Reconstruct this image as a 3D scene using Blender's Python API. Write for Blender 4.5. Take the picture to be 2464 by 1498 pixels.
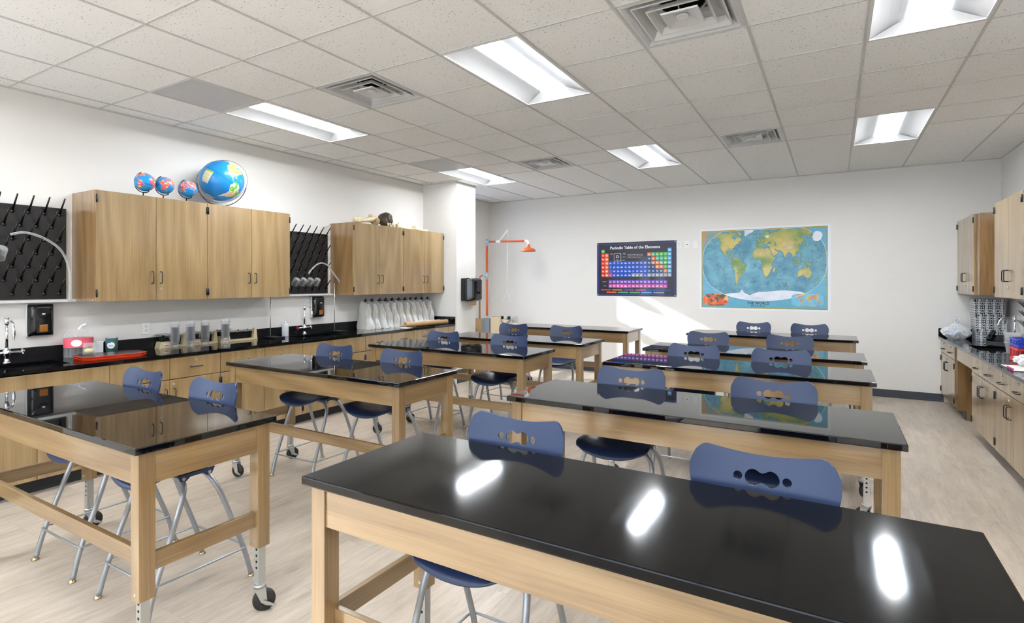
import bpy, bmesh, math, random
import numpy as np
from mathutils import Vector, Matrix, noise as mnoise
random.seed(7)
PI = math.pi
scene = bpy.context.scene
COL = scene.collection
for o in list(bpy.data.objects): bpy.data.objects.remove(o)

# ------------------------------------------------------------------ camera, light, exposure
cam_data = bpy.data.cameras.new('camera')
cam = bpy.data.objects.new('camera', cam_data); COL.objects.link(cam)
cam.location = (0, 0, 1.52)
cam.rotation_euler = (PI/2, 0, 0.5325)
cam_data.sensor_width = 36.0
cam_data.lens = 1315.0/2464*36.0
cam_data.shift_y = -70.0/2464
cam_data.clip_start = 0.05
scene.camera = cam
scene.view_settings.view_transform = 'Standard'
scene.view_settings.look = 'None'
scene.view_settings.gamma = 1
scene.view_settings.use_curve_mapping = False
scene.view_settings.exposure = 1.8
LENS_POWER = 21.0

world = bpy.data.worlds.new('world'); scene.world = world
world.use_nodes = True
bg = world.node_tree.nodes['Background']
bg.inputs[0].default_value = (0.74, 0.86, 1.0, 1)
bg.inputs[1].default_value = 1.8
sun_d = bpy.data.lights.new('sun', 'SUN'); sun_d.energy = 6.5; sun_d.angle = math.radians(0.8)
sun_d.color = (1.0, 0.96, 0.9)
sun = bpy.data.objects.new('sun', sun_d); COL.objects.link(sun)
sun.rotation_euler = Vector((1.0, 0.3, -0.49)).to_track_quat('-Z', 'Y').to_euler()
sun.location = (-9, 5, 6)

# ------------------------------------------------------------------ materials
def s2l(c):
    return c/12.92 if c <= 0.04045 else ((c+0.055)/1.055)**2.4
def rgb(r, g, b): return (s2l(r/255), s2l(g/255), s2l(b/255), 1)
MATS = {}
def mat(name, col, rough=0.5, metal=0.0, spec=0.5, trans=0.0, ior=1.45, alpha=1.0, coat=0.0, emit=None, estr=0.0, sss=0.0):
    m = bpy.data.materials.new(name); m.use_nodes = True
    p = m.node_tree.nodes['Principled BSDF']
    p.inputs['Base Color'].default_value = rgb(*col)
    p.inputs['Roughness'].default_value = rough
    p.inputs['Metallic'].default_value = metal
    p.inputs['Specular IOR Level'].default_value = spec
    p.inputs['Transmission Weight'].default_value = trans
    p.inputs['IOR'].default_value = ior
    p.inputs['Alpha'].default_value = alpha
    p.inputs['Coat Weight'].default_value = coat
    if emit is not None:
        p.inputs['Emission Color'].default_value = rgb(*emit)
        p.inputs['Emission Strength'].default_value = estr
    MATS[name] = m
    return m
def N(m, t, **kw):
    n = m.node_tree.nodes.new(t)
    for k, v in kw.items(): setattr(n, k, v)
    return n
def L(m, a, b): m.node_tree.links.new(a, b)
def P(m): return m.node_tree.nodes['Principled BSDF']
def ramp(m, stops):
    r = N(m, 'ShaderNodeValToRGB'); e = r.color_ramp.elements
    while len(e) < len(stops): e.new(0.5)
    for i, (p, c) in enumerate(stops): e[i].position = p; e[i].color = c
    return r
def coords(m, scale, rand=True, kind='Object'):
    tc = N(m, 'ShaderNodeTexCoord'); mp = N(m, 'ShaderNodeMapping')
    mp.inputs['Scale'].default_value = scale
    if rand:
        oi = N(m, 'ShaderNodeObjectInfo'); mu = N(m, 'ShaderNodeVectorMath', operation='SCALE')
        cx = N(m, 'ShaderNodeCombineXYZ')
        for i in range(3): L(m, oi.outputs['Random'], cx.inputs[i])
        mu.inputs['Scale'].default_value = 13.0; L(m, cx.outputs[0], mu.inputs[0])
        ad = N(m, 'ShaderNodeVectorMath', operation='ADD')
        L(m, tc.outputs[kind], ad.inputs[0]); L(m, mu.outputs[0], ad.inputs[1])
        L(m, ad.outputs[0], mp.inputs['Vector'])
    else:
        L(m, tc.outputs[kind], mp.inputs['Vector'])
    return mp.outputs[0]
def noise(m, vec, scale, detail=3, rough=0.5):
    n = N(m, 'ShaderNodeTexNoise'); n.inputs['Scale'].default_value = scale
    n.inputs['Detail'].default_value = detail; n.inputs['Roughness'].default_value = rough
    L(m, vec, n.inputs['Vector']); return n.outputs['Fac']
def math_n(m, op, a, b=None, c=None):
    n = N(m, 'ShaderNodeMath', operation=op)
    for i, v in enumerate((a, b, c)):
        if v is None: continue
        if isinstance(v, (int, float)): n.inputs[i].default_value = v
        else: L(m, v, n.inputs[i])
    return n.outputs[0]
def bump(m, h, strength=0.2, dist=0.002):
    b = N(m, 'ShaderNodeBump'); b.inputs['Strength'].default_value = strength
    b.inputs['Distance'].default_value = dist
    L(m, h, b.inputs['Height']); L(m, b.outputs[0], P(m).inputs['Normal'])
def wood(name, axis, c1, c2, c3, rough=0.34, rings=9.0):
    m = mat(name, (190, 165, 120), rough, spec=0.5, coat=0.85)
    P(m).inputs['Coat Roughness'].default_value = 0.13; P(m).inputs['Coat IOR'].default_value = 1.85
    s = [1.0, 1.0, 1.0]; s[axis] = 0.10
    v = coords(m, s)
    n1 = noise(m, v, 2.4, 2, 0.45)
    r = math_n(m, 'PINGPONG', math_n(m, 'MULTIPLY', n1, rings*2), 1.0)
    s2 = [150.0, 150.0, 150.0]; s2[axis] = 3.0
    v2 = coords(m, s2)
    n2 = noise(m, v2, 1.0, 2, 0.6)
    s3 = [14.0, 14.0, 14.0]; s3[axis] = 0.7
    n3 = noise(m, coords(m, s3), 1.0, 3, 0.6)
    t = math_n(m, 'ADD', math_n(m, 'MULTIPLY', r, 0.22), math_n(m, 'MULTIPLY', n2, 0.46))
    t = math_n(m, 'ADD', t, math_n(m, 'MULTIPLY', n3, 0.42))
    rp = ramp(m, [(0.38, rgb(*c1)), (0.56, rgb(*c2)), (0.74, rgb(*c3))])
    L(m, t, rp.inputs[0]); L(m, rp.outputs[0], P(m).inputs['Base Color'])
    bump(m, n2, 0.12, 0.001)
    return m
oc = ((132, 107, 70), (148, 122, 82), (162, 137, 96))
for i, a in enumerate('xyz'): wood('oak_'+a, i, *oc); wood('table_oak_'+a, i, (116, 90, 55), (134, 107, 68), (149, 122, 82))
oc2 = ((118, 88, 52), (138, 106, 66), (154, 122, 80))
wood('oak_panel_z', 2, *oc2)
mat('wall_paint', (224, 222, 218), 0.55, spec=0.3)
mat('epoxy', (10, 11, 13), 0.035, spec=0.6)
m = mat('epoxy_table', (6, 6, 7), 0.05, spec=0.62)
v = coords(m, (1, 1, 1)); n = noise(m, v, 3.0, 4, 0.6)
L(m, math_n(m, 'MULTIPLY_ADD', n, 0.02, 0.012), P(m).inputs['Roughness'])
vo = N(m, 'ShaderNodeTexVoronoi'); vo.inputs['Scale'].default_value = 38; L(m, v, vo.inputs['Vector'])
sp = math_n(m, 'LESS_THAN', vo.outputs['Distance'], 0.035)
mx = N(m, 'ShaderNodeMix', data_type='RGBA'); mx.inputs[6].default_value = rgb(6, 6, 7); mx.inputs[7].default_value = rgb(34, 35, 37)
L(m, sp, mx.inputs[0]); L(m, mx.outputs[2], P(m).inputs['Base Color'])
m2 = m.copy(); m2.name = 'epoxy_worn'; MATS['epoxy_worn'] = m2
for nd in m2.node_tree.nodes:
    if nd.type == 'MATH' and nd.operation == 'MULTIPLY_ADD': nd.inputs[1].default_value = 0.06; nd.inputs[2].default_value = 0.05
P(m2).inputs['Specular IOR Level'].default_value = 0.30
mat('epoxy_matte', (16, 17, 19), 0.3, spec=0.4)
# ceiling tile with fissures
m = mat('ceiling_tile', (240, 240, 239), 0.85, spec=0.2)
v = coords(m, (1, 1, 1), False)
n1 = noise(m, v, 75, 2, 0.5); n2 = noise(m, v, 6, 2)
h = math_n(m, 'GREATER_THAN', math_n(m, 'ADD', n1, math_n(m, 'MULTIPLY', n2, 0.12)), 0.73)
mx = N(m, 'ShaderNodeMix', data_type='RGBA'); mx.inputs[6].default_value = rgb(240, 240, 239); mx.inputs[7].default_value = rgb(158, 155, 150)
L(m, h, mx.inputs[0]); L(m, mx.outputs[2], P(m).inputs['Base Color'])
bump(m, noise(m, v, 110, 2), 0.25, 0.002)
mat('grid_metal', (196, 196, 193), 0.5)
# floor planks
m = mat('vinyl_floor', (205, 195, 182), 0.33, spec=0.45)
v = coords(m, (1, 1, 1), False)
bk = N(m, 'ShaderNodeTexBrick'); bk.offset = 0.5
bk.inputs['Scale'].default_value = 1.0; bk.inputs['Mortar Size'].default_value = 0.0015
bk.inputs['Brick Width'].default_value = 0.914; bk.inputs['Row Height'].default_value = 0.457
bk.inputs['Color1'].default_value = (0, 0, 0, 1); bk.inputs['Color2'].default_value = (1, 1, 1, 1); bk.inputs['Mortar'].default_value = (0.5, 0.5, 0.5, 1)
bk.inputs['Mortar Smooth'].default_value = 0.1
sw = N(m, 'ShaderNodeMapping'); sw.inputs['Rotation'].default_value = (0, 0, PI/2); L(m, v, sw.inputs[0]); L(m, sw.outputs[0], bk.inputs['Vector'])
off = N(m, 'ShaderNodeVectorMath', operation='SCALE'); off.inputs['Scale'].default_value = 7.0; L(m, bk.outputs['Color'], off.inputs[0])
va = N(m, 'ShaderNodeVectorMath', operation='ADD'); L(m, v, va.inputs[0]); L(m, off.outputs[0], va.inputs[1])
def mapped(m, vec, sc):
    mp = N(m, 'ShaderNodeMapping'); mp.inputs['Scale'].default_value = sc; L(m, vec, mp.inputs[0]); return mp.outputs[0]
n1 = noise(m, mapped(m, va.outputs[0], (9, 1.6, 1)), 1.0, 5, 0.62)
n2 = noise(m, mapped(m, va.outputs[0], (40, 5, 1)), 1.0, 3, 0.6)
n3 = noise(m, mapped(m, va.outputs[0], (130, 14, 1)), 1.0, 2, 0.6)
t = math_n(m, 'ADD', math_n(m, 'ADD', math_n(m, 'MULTIPLY', n1, 0.5), math_n(m, 'MULTIPLY', n2, 0.3)), math_n(m, 'MULTIPLY', n3, 0.2))
rp = ramp(m, [(0.30, rgb(142, 130, 118)), (0.42, rgb(170, 158, 144)), (0.54, rgb(187, 175, 160)), (0.68, rgb(202, 191, 176))])
L(m, t, rp.inputs[0])
mx = N(m, 'ShaderNodeMix', data_type='RGBA'); mx.blend_type = 'MULTIPLY'; mx.inputs[7].default_value = (0.72, 0.70, 0.68, 1)
L(m, math_n(m, 'MULTIPLY', bk.outputs['Fac'], 0.6), mx.inputs[0]); L(m, rp.outputs[0], mx.inputs[6]); L(m, mx.outputs[2], P(m).inputs['Base Color'])
bump(m, n2, 0.06, 0.001)
mat('rubber_base', (62, 66, 74), 0.45)
mat('toe_kick', (40, 41, 44), 0.5)
# blue shell plastic, fine texture
m = mat('blue_plastic', (40, 54, 86), 0.34, spec=0.5)
v = coords(m, (1, 1, 1), False)
vo = N(m, 'ShaderNodeTexVoronoi'); vo.inputs['Scale'].default_value = 330; vo.inputs['Randomness'].default_value = 0.1; L(m, v, vo.inputs['Vector'])
bump(m, vo.outputs['Distance'], 0.15, 0.0010)
mat('grey_steel', (156, 160, 164), 0.3, metal=0.55)
mat('zinc', (190, 192, 190), 0.28, metal=0.85)
mat('chrome', (225, 226, 228), 0.06, metal=1.0)
mat('glide', (190, 170, 130), 0.2, metal=0.9)
mat('caster_rubber', (42, 38, 36), 0.45)
mat('dark_hole', (6, 6, 6), 0.8)
mat('black_metal', (24, 24, 25), 0.35, spec=0.5)
mat('black_plastic', (18, 18, 20), 0.22, spec=0.5)
mat('gloss_black', (12, 12, 13), 0.06, spec=0.6)
mat('board_black', (34, 32, 32), 0.32, spec=0.45)
mat('peg_black', (14, 14, 15), 0.18, spec=0.55)
mat('white_plastic', (232, 232, 230), 0.35)
mat('white_metal', (236, 236, 234), 0.4)
mat('fixture_white', (214, 214, 214), 0.5)
m = mat('lens', (255, 255, 255), 0.5, emit=(246, 250, 255), estr=LENS_POWER)
_s = N(m, 'ShaderNodeSeparateXYZ'); _t = N(m, 'ShaderNodeTexCoord'); L(m, _t.outputs['Object'], _s.inputs[0])
_a = math_n(m, 'ABSOLUTE', _s.outputs[0]); _r = N(m, 'ShaderNodeMapRange'); _r.inputs['From Min'].default_value = 0.025; _r.inputs['From Max'].default_value = 0.05
_r.inputs['To Min'].default_value = 1.0; _r.inputs['To Max'].default_value = 0.0; _r.interpolation_type = 'SMOOTHSTEP'; L(m, _a, _r.inputs['Value'])
L(m, math_n(m, 'MULTIPLY_ADD', _r.outputs[0], LENS_POWER*1.5, LENS_POWER*0.42), P(m).inputs['Emission Strength'])
_c = N(m, 'ShaderNodeMix', data_type='RGBA'); _c.inputs[6].default_value = rgb(226, 240, 255); _c.inputs[7].default_value = rgb(250, 250, 250)
L(m, _r.outputs[0], _c.inputs[0]); L(m, _c.outputs[2], P(m).inputs['Emission Color'])
mat('silver_trim', (212, 213, 213), 0.3, metal=0.2)
mat('grille', (158, 159, 162), 0.5)
m = MATS['grille']; v = coords(m, (1, 1, 1), False)
wv = N(m, 'ShaderNodeTexWave'); wv.inputs['Scale'].default_value = 26; L(m, v, wv.inputs['Vector'])
rp = ramp(m, [(0.3, rgb(158, 160, 164)), (0.7, rgb(220, 221, 224))]); L(m, wv.outputs['Fac'], rp.inputs[0]); L(m, rp.outputs[0], P(m).inputs['Base Color'])
mat('orange_paint', (202, 94, 44), 0.35)
mat('copper', (176, 112, 84), 0.35, metal=0.6)
mat('galvanized', (176, 190, 200), 0.3, metal=0.7)
mat('clear_plastic', (238, 240, 248), 0.06, trans=1.0, ior=1.3)
def sheer(name, col, density, rough=0.15):
    m = mat(name, col, rough, spec=0.6)
    tr = N(m, 'ShaderNodeBsdfTransparent'); mix = N(m, 'ShaderNodeMixShader')
    lw = N(m, 'ShaderNodeLayerWeight'); lw.inputs[0].default_value = 0.35
    f = math_n(m, 'MULTIPLY_ADD', lw.outputs['Facing'], 0.6 if density > 0.2 else 0.32, density)
    f = math_n(m, 'MINIMUM', f, 0.95)
    out = m.node_tree.nodes['Material Output']
    L(m, f, mix.inputs[0]); L(m, tr.outputs[0], mix.inputs[1]); L(m, P(m).outputs[0], mix.inputs[2]); L(m, mix.outputs[0], out.inputs['Surface'])
    return m
sheer('sheer_cup', (250, 250, 255), 0.015, 0.05)
sheer('sheer_tub', (250, 250, 252), 0.24, 0.15)
sheer('sheer_glass', (248, 250, 250), 0.03, 0.02)
sheer('sheer_bag', (246, 247, 245), 0.40, 0.25)
sheer('sheer_white', (250, 251, 252), 0.5, 0.3)
sheer('sheer_hose', (222, 226, 226), 0.25, 0.1)
m = mat('window_glass', (235, 245, 250), 0.02, spec=0.5)
_tr = N(m, 'ShaderNodeBsdfTransparent'); _mx = N(m, 'ShaderNodeMixShader'); _mx.inputs[0].default_value = 0.05
L(m, _tr.outputs[0], _mx.inputs[1]); L(m, P(m).outputs[0], _mx.inputs[2]); L(m, _mx.outputs[0], m.node_tree.nodes['Material Output'].inputs['Surface'])
m = mat('sky_dimming_glass', (200, 205, 210), 0.02, spec=0.5)  # grey tint added to cut the sky light from the hidden alcove window
_tr = N(m, 'ShaderNodeBsdfTransparent'); _tr.inputs[0].default_value = (0.36, 0.37, 0.39, 1); _mx = N(m, 'ShaderNodeMixShader'); _mx.inputs[0].default_value = 0.05
L(m, _tr.outputs[0], _mx.inputs[1]); L(m, P(m).outputs[0], _mx.inputs[2]); L(m, _mx.outputs[0], m.node_tree.nodes['Material Output'].inputs['Surface'])
mat('window_frame', (70, 72, 76), 0.4, metal=0.5)
mat('cream_paint', (216, 200, 160), 0.35)
mat('pan_steel', (200, 200, 196), 0.25, metal=0.7)
mat('tray_top', (44, 40, 40), 0.25)
mat('tray_red', (216, 62, 30), 0.3)
mat('teal_label', (52, 96, 92), 0.4)
mat('label_white', (238, 238, 236), 0.5)
mat('label_pink', (232, 92, 110), 0.4)
mat('label_blue', (52, 92, 160), 0.4)
mat('sponge', (226, 208, 150), 0.9)
mat('blue_liquid', (30, 70, 190), 0.1)
mat('amber', (150, 92, 34), 0.15)
mat('kraft', (184, 152, 108), 0.7)
mat('kraft_dark', (120, 88, 56), 0.7)
mat('grey_card', (128, 136, 144), 0.7)
mat('pale_card', (210, 192, 158), 0.7)
mat('pale_blue', (150, 190, 226), 0.6); mat('paper', (242, 236, 230), 0.6)
mat('bone', (222, 206, 168), 0.55)
mat('bone_dark', (168, 146, 108), 0.6)
m = mat('fossil', (72, 62, 50), 0.45); v = coords(m, (1, 1, 1), False)
rp = ramp(m, [(0.35, rgb(34, 29, 24)), (0.55, rgb(84, 70, 56)), (0.72, rgb(150, 132, 108))]); L(m, noise(m, v, 24, 5, 0.7), rp.inputs[0]); L(m, rp.outputs[0], P(m).inputs['Base Color'])
mat('blue_basket', (34, 60, 190), 0.35); mat('red_basket', (216, 40, 44), 0.35)
mat('purple', (110, 66, 160), 0.3); mat('pink', (236, 170, 176), 0.5); mat('magenta', (196, 60, 150), 0.4)
mat('lock_metal', (214, 206, 186), 0.2, metal=0.7)
mat('red_knob', (150, 30, 30), 0.3)
mat('frost_white', (228, 232, 238), 0.3)
mat('poster_black', (34, 30, 46), 0.3, coat=0.3); mat('poster_blue_line', (60, 84, 190), 0.4)
mat('poster_white', (240, 240, 245), 0.4)
for nm, c in dict(pt_red=(222, 60, 48), pt_orange=(240, 130, 70), pt_blue=(20, 84, 200), pt_navy=(20, 74, 140), pt_green=(88, 176, 84), pt_teal=(84, 178, 140), pt_cyan=(90, 170, 216), pt_grey=(136, 146, 164), pt_pink=(206, 84, 170), pt_purple=(108, 78, 176), pt_dorange=(232, 120, 40)).items():
    mat(nm, c, 0.35, coat=0.2)
m = mat('vertex_paint', (255, 255, 255), 0.3, coat=0.2)
at = N(m, 'ShaderNodeVertexColor'); at.layer_name = 'Col'; L(m, at.outputs[0], P(m).inputs['Base Color'])
mat('gold_border', (168, 150, 40), 0.4); mat('ink', (26, 34, 40), 0.5)
m = mat('damask', (230, 232, 236), 0.4)
v = coords(m, (1, 1, 1), False)
sx = N(m, 'ShaderNodeSeparateXYZ'); L(m, v, sx.inputs[0])
cx = N(m, 'ShaderNodeCombineXYZ')
hx = math_n(m, 'ADD', sx.outputs[0], sx.outputs[1])
L(m, math_n(m, 'PINGPONG', hx, 0.034), cx.inputs[0])
L(m, math_n(m, 'PINGPONG', sx.outputs[2], 0.042), cx.inputs[2])
nn = noise(m, cx.outputs[0], 52, 1, 0.4)
dd = math_n(m, 'ABSOLUTE', math_n(m, 'SUBTRACT', nn, 0.5))
rp = ramp(m, [(0.05, rgb(18, 18, 20)), (0.075, rgb(226, 228, 232))]); L(m, dd, rp.inputs[0]); L(m, rp.outputs[0], P(m).inputs['Base Color'])

# ------------------------------------------------------------------ mesh helpers
class MB:
    def __init__(s): s.bm = bmesh.new(); s.mats = []
    def mi(s, name):
        if name not in s.mats: s.mats.append(name)
        return s.mats.index(name)
    def _tag(s, faces, m, smooth=False):
        if m is not None:
            i = s.mi(m)
            for f in faces: f.material_index = i
        if smooth:
            for f in faces: f.smooth = True
    def box(s, x0, x1, y0, y1, z0, z1, m=None, bev=0.0, M=None):
        n0 = len(s.bm.faces)
        r = bmesh.ops.create_cube(s.bm, size=1)
        vs = r['verts']
        mat4 = Matrix.Translation(((x0+x1)/2, (y0+y1)/2, (z0+z1)/2)) @ Matrix.Diagonal((abs(x1-x0), abs(y1-y0), abs(z1-z0), 1))
        bmesh.ops.transform(s.bm, matrix=mat4, verts=vs)
        if bev > 0:
            es = list({e for v in vs for e in v.link_edges})
            rb = bmesh.ops.bevel(s.bm, geom=es, offset=bev, segments=2, profile=0.6, affect='EDGES', clamp_overlap=True)
            vs = list({v for v in vs if v.is_valid} | {v for v in rb['verts']})
        fs = list({f for v in vs for f in v.link_faces})
        if M is not None: bmesh.ops.transform(s.bm, matrix=M, verts=vs)
        s._tag(fs, m); return s
    def cyl(s, p0, p1, r0, r1=None, m=None, seg=16, cap=True, smooth=True):
        r1 = r0 if r1 is None else r1
        p0 = Vector(p0); p1 = Vector(p1); d = p1-p0
        q = d.to_track_quat('Z', 'Y').to_matrix()
        rings = []
        for p, r in ((p0, r0), (p1, r1)):
            rings.append([s.bm.verts.new(p + q @ Vector((math.cos(2*PI*i/seg)*r, math.sin(2*PI*i/seg)*r, 0))) for i in range(seg)])
        fs = []
        for i in range(seg):
            j = (i+1) % seg
            fs.append(s.bm.faces.new((rings[0][i], rings[0][j], rings[1][j], rings[1][i])))
        s._tag(fs, m, smooth)
        if cap:
            c = []
            if r0 > 1e-5: c.append(s.bm.faces.new(rings[0][::-1]))
            if r1 > 1e-5: c.append(s.bm.faces.new(rings[1]))
            s._tag(c, m)
        return s
    def tube(s, pts, r, m=None, seg=10, closed=False, cap=True, rads=None):
        pts = [Vector(p) for p in pts]; n = len(pts); rings = []
        up = Vector((0, 0, 1)); prev = None
        for i, p in enumerate(pts):
            if closed: t = pts[(i+1) % n]-pts[i-1]
            else: t = pts[min(i+1, n-1)]-pts[max(i-1, 0)]
            t.normalize()
            if prev is None:
                a = up.cross(t)
                if a.length < 1e-3: a = Vector((1, 0, 0)).cross(t)
            else:
                a = prev - t*prev.dot(t)
            a.normalize(); prev = a; b = t.cross(a)
            rr = rads[i] if rads else r
            rings.append([s.bm.verts.new(p+(a*math.cos(2*PI*k/seg)+b*math.sin(2*PI*k/seg))*rr) for k in range(seg)])
        fs = []
        for i in range(n if closed else n-1):
            A = rings[i]; B = rings[(i+1) % n]
            for k in range(seg):
                j = (k+1) % seg
                fs.append(s.bm.faces.new((A[k], A[j], B[j], B[k])))
        s._tag(fs, m, True)
        if cap and not closed: s._tag([s.bm.faces.new(rings[0][::-1]), s.bm.faces.new(rings[-1])], m)
        return s
    def lathe(s, prof, c=(0, 0, 0), m=None, seg=24, axis='Z', ang=2*PI, smooth=True, M=None):
        c = Vector(c); rings = []; nv = []
        for r, z in prof:
            ring = []
            for i in range(seg):
                a = ang*i/seg
                v = Vector((r*math.cos(a), r*math.sin(a), z))
                if axis == 'X': v = Vector((v.z, v.x, v.y))
                if axis == 'Y': v = Vector((v.x, v.z, v.y))
                if M is not None: v = M @ v
                ring.append(s.bm.verts.new(c+v))
            rings.append(ring)
        fs = []
        for a, b in zip(rings, rings[1:]):
            for i in range(seg):
                j = (i+1) % seg
                try: fs.append(s.bm.faces.new((a[i], a[j], b[j], b[i])))
                except ValueError: pass
        s._tag(fs, m, smooth)
        cs = []
        if prof[0][0] > 1e-5 and prof[0][0] < 900: pass
        return s
    def quad(s, pts, m=None):
        f = s.bm.faces.new([s.bm.verts.new(p) for p in pts]); s._tag([f], m); return s
    def prism(s, poly, axis, a0, a1, m=None, smooth=False):
        # poly in the two other axes (in order), extruded along axis
        def mk(p, a):
            if axis == 'X': return (a, p[0], p[1])
            if axis == 'Y': return (p[0], a, p[1])
            return (p[0], p[1], a)
        A = [s.bm.verts.new(mk(p, a0)) for p in poly]; B = [s.bm.verts.new(mk(p, a1)) for p in poly]
        n = len(poly); fs = [s.bm.faces.new((A[i], A[(i+1) % n], B[(i+1) % n], B[i])) for i in range(n)]
        s._tag(fs, m, smooth)
        s._tag([s.bm.faces.new(A[::-1]), s.bm.faces.new(B)], m); return s
    def blob(s, c, r, m=None, amp=0.0, sc=3.0, sub=3, seed=0, M=None):
        rr = bmesh.ops.create_icosphere(s.bm, subdivisions=sub, radius=1)
        vs = rr['verts']; R = Vector(r) if not isinstance(r, (int, float)) else Vector((r, r, r))
        for v in vs:
            n = mnoise.noise(v.co*sc+Vector((seed, seed*1.7, 0)))
            v.co = v.co*(1+amp*n)
            v.co = Vector((v.co.x*R.x, v.co.y*R.y, v.co.z*R.z))
            if M is not None: v.co = M @ v.co
            v.co += Vector(c)
        s._tag(list({f for v in vs for f in v.link_faces}), m, True); return s
    def grid(s, fn, nu, nv, m=None, smooth=True):
        vs = [[s.bm.verts.new(fn(i/nu, j/nv)) for j in range(nv+1)] for i in range(nu+1)]
        fs = []
        for i in range(nu):
            for j in range(nv): fs.append(s.bm.faces.new((vs[i][j], vs[i+1][j], vs[i+1][j+1], vs[i][j+1])))
        s._tag(fs, m, smooth); return s
    def add_mesh(s, me, M, m=None):
        n0 = len(s.bm.verts); f0 = len(s.bm.faces)
        s.bm.from_mesh(me); s.bm.verts.ensure_lookup_table(); s.bm.faces.ensure_lookup_table()
        vs = s.bm.verts[n0:]; bmesh.ops.transform(s.bm, matrix=M, verts=vs)
        s._tag(s.bm.faces[f0:], m); return s
    def build(s, name, default=None, parent=None, recalc=True, solid=0.0):
        if recalc: bmesh.ops.recalc_face_normals(s.bm, faces=s.bm.faces)
        me = bpy.data.meshes.new(name)
        s.bm.to_mesh(me); s.bm.free()
        if s.mats:
            for mn in s.mats: me.materials.append(MATS[mn])
        else: me.materials.append(MATS[default])
        o = bpy.data.objects.new(name, me); COL.objects.link(o)
        if parent is not None: o.parent = parent
        if solid:
            md = o.modifiers.new('thickness', 'SOLIDIFY'); md.thickness = solid; md.offset = 0
        return o
def tag(o, label=None, cat=None, group=None, kind=None):
    if label: o['label'] = label
    if cat: o['category'] = cat
    if group: o['group'] = group
    if kind: o['kind'] = kind
    return o
def empty(name, loc=(0, 0, 0), rz=0.0, label=None, cat=None, group=None):
    o = bpy.data.objects.new(name, None); COL.objects.link(o)
    o.location = loc; o.rotation_euler = (0, 0, rz); o.empty_display_size = 0.1
    return tag(o, label, cat, group)
def struct(name, mb, m=None):
    return tag(mb.build(name, m), kind='structure')
def kids(o): return [c for c in bpy.data.objects if c.parent == o]
def copy_tree(o, parent=None):
    ch = kids(o)
    c = o.copy(); COL.objects.link(c)
    if parent is not None: c.parent = parent
    for k in ch: copy_tree(k, c)
    return c
def dup(root, loc, rz=0.0, label=None, group=None, scale=None):
    c = copy_tree(root); c.location = loc; c.rotation_euler = (0, 0, rz)
    if label: c['label'] = label
    if group: c['group'] = group
    if scale: c.scale = (scale,)*3
    return c
def arc(c, r, a0, a1, n, plane='XZ'):
    out = []
    for i in range(n+1):
        a = a0+(a1-a0)*i/n; u = math.cos(a)*r; v = math.sin(a)*r
        if plane == 'XZ': out.append((c[0]+u, c[1], c[2]+v))
        elif plane == 'YZ': out.append((c[0], c[1]+u, c[2]+v))
        else: out.append((c[0]+u, c[1]+v, c[2]))
    return out
def smooth_path(pts, n=6):
    P_ = [Vector(p) for p in pts]; out = []
    for i in range(len(P_)-1):
        p0 = P_[max(i-1, 0)]; p1 = P_[i]; p2 = P_[i+1]; p3 = P_[min(i+2, len(P_)-1)]
        for k in range(n):
            t = k/n
            out.append(0.5*((2*p1)+(-p0+p2)*t+(2*p0-5*p1+4*p2-p3)*t*t+(-p0+3*p1-3*p2+p3)*t**3))
    out.append(P_[-1]); return out
def text_mesh(body, size, align='CENTER', bold=0.0, extrude=0.0):
    cu = bpy.data.curves.new('t', 'FONT'); cu.body = body; cu.size = size
    cu.align_x = align; cu.align_y = 'CENTER'; cu.offset = bold; cu.extrude = extrude
    cu.resolution_u = 2
    o = bpy.data.objects.new('t', cu); COL.objects.link(o)
    dg = bpy.context.evaluated_depsgraph_get()
    me = bpy.data.meshes.new_from_object(o.evaluated_get(dg))
    bpy.data.objects.remove(o); bpy.data.curves.remove(cu)
    return me
FACE_MY = Matrix.Rotation(PI/2, 4, 'X')                       # text that faces -Y
FACE_PX = Matrix.Rotation(PI/2, 4, 'Z') @ Matrix.Rotation(PI/2, 4, 'X')   # text that faces +X

# ------------------------------------------------------------------ room shell
XL, XR, YF, YB, ZC, XN = -5.53, 1.76, 8.78, -4.6, 3.04, -5.65
T = 0.6096
GX = lambda i: (i-1.7266)*T
GY = lambda j: (j+5.7436)*T
b = MB(); b.quad([(XN, YB, 0), (XR, YB, 0), (XR, YF, 0), (XN, YF, 0)]); struct('floor', b, 'vinyl_floor')
b = MB(); b.box(XN-0.12, XR+0.12, YF, YF+0.12, 0, ZC+0.1); struct('wall_far', b, 'wall_paint')
b = MB(); b.box(XR, XR+0.12, YB-0.12, YF, 0, ZC+0.1); struct('wall_right', b, 'wall_paint')
BW = (-5.0, 1.2, 0.9, 2.6)  # unseen opening in the back wall, added for fill light
b = MB(); b.box(XN-0.12, XR+0.12, YB-0.12, YB, 0, BW[2]); b.box(XN-0.12, XR+0.12, YB-0.12, YB, BW[3], ZC+0.1)
b.box(XN-0.12, BW[0], YB-0.12, YB, BW[2], BW[3]); b.box(BW[1], XR+0.12, YB-0.12, YB, BW[2], BW[3]); struct('wall_back', b, 'wall_paint')
b = MB()
for k in range(6): xx = BW[0]+(BW[1]-BW[0]-0.05)*k/5; b.box(xx, xx+0.05, YB-0.09, YB-0.03, BW[2], BW[3])
b.box(BW[0], BW[1], YB-0.09, YB-0.03, BW[2], BW[2]+0.04); b.box(BW[0], BW[1], YB-0.09, YB-0.03, BW[3]-0.04, BW[3]); struct('window_4', b, 'window_frame')  # frame of the added fill-light opening behind the camera
WINS = [(-3.7, -2.1), (-1.7, -0.12)]
b = MB()
z0w, z1w = 0.95, 2.45
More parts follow.
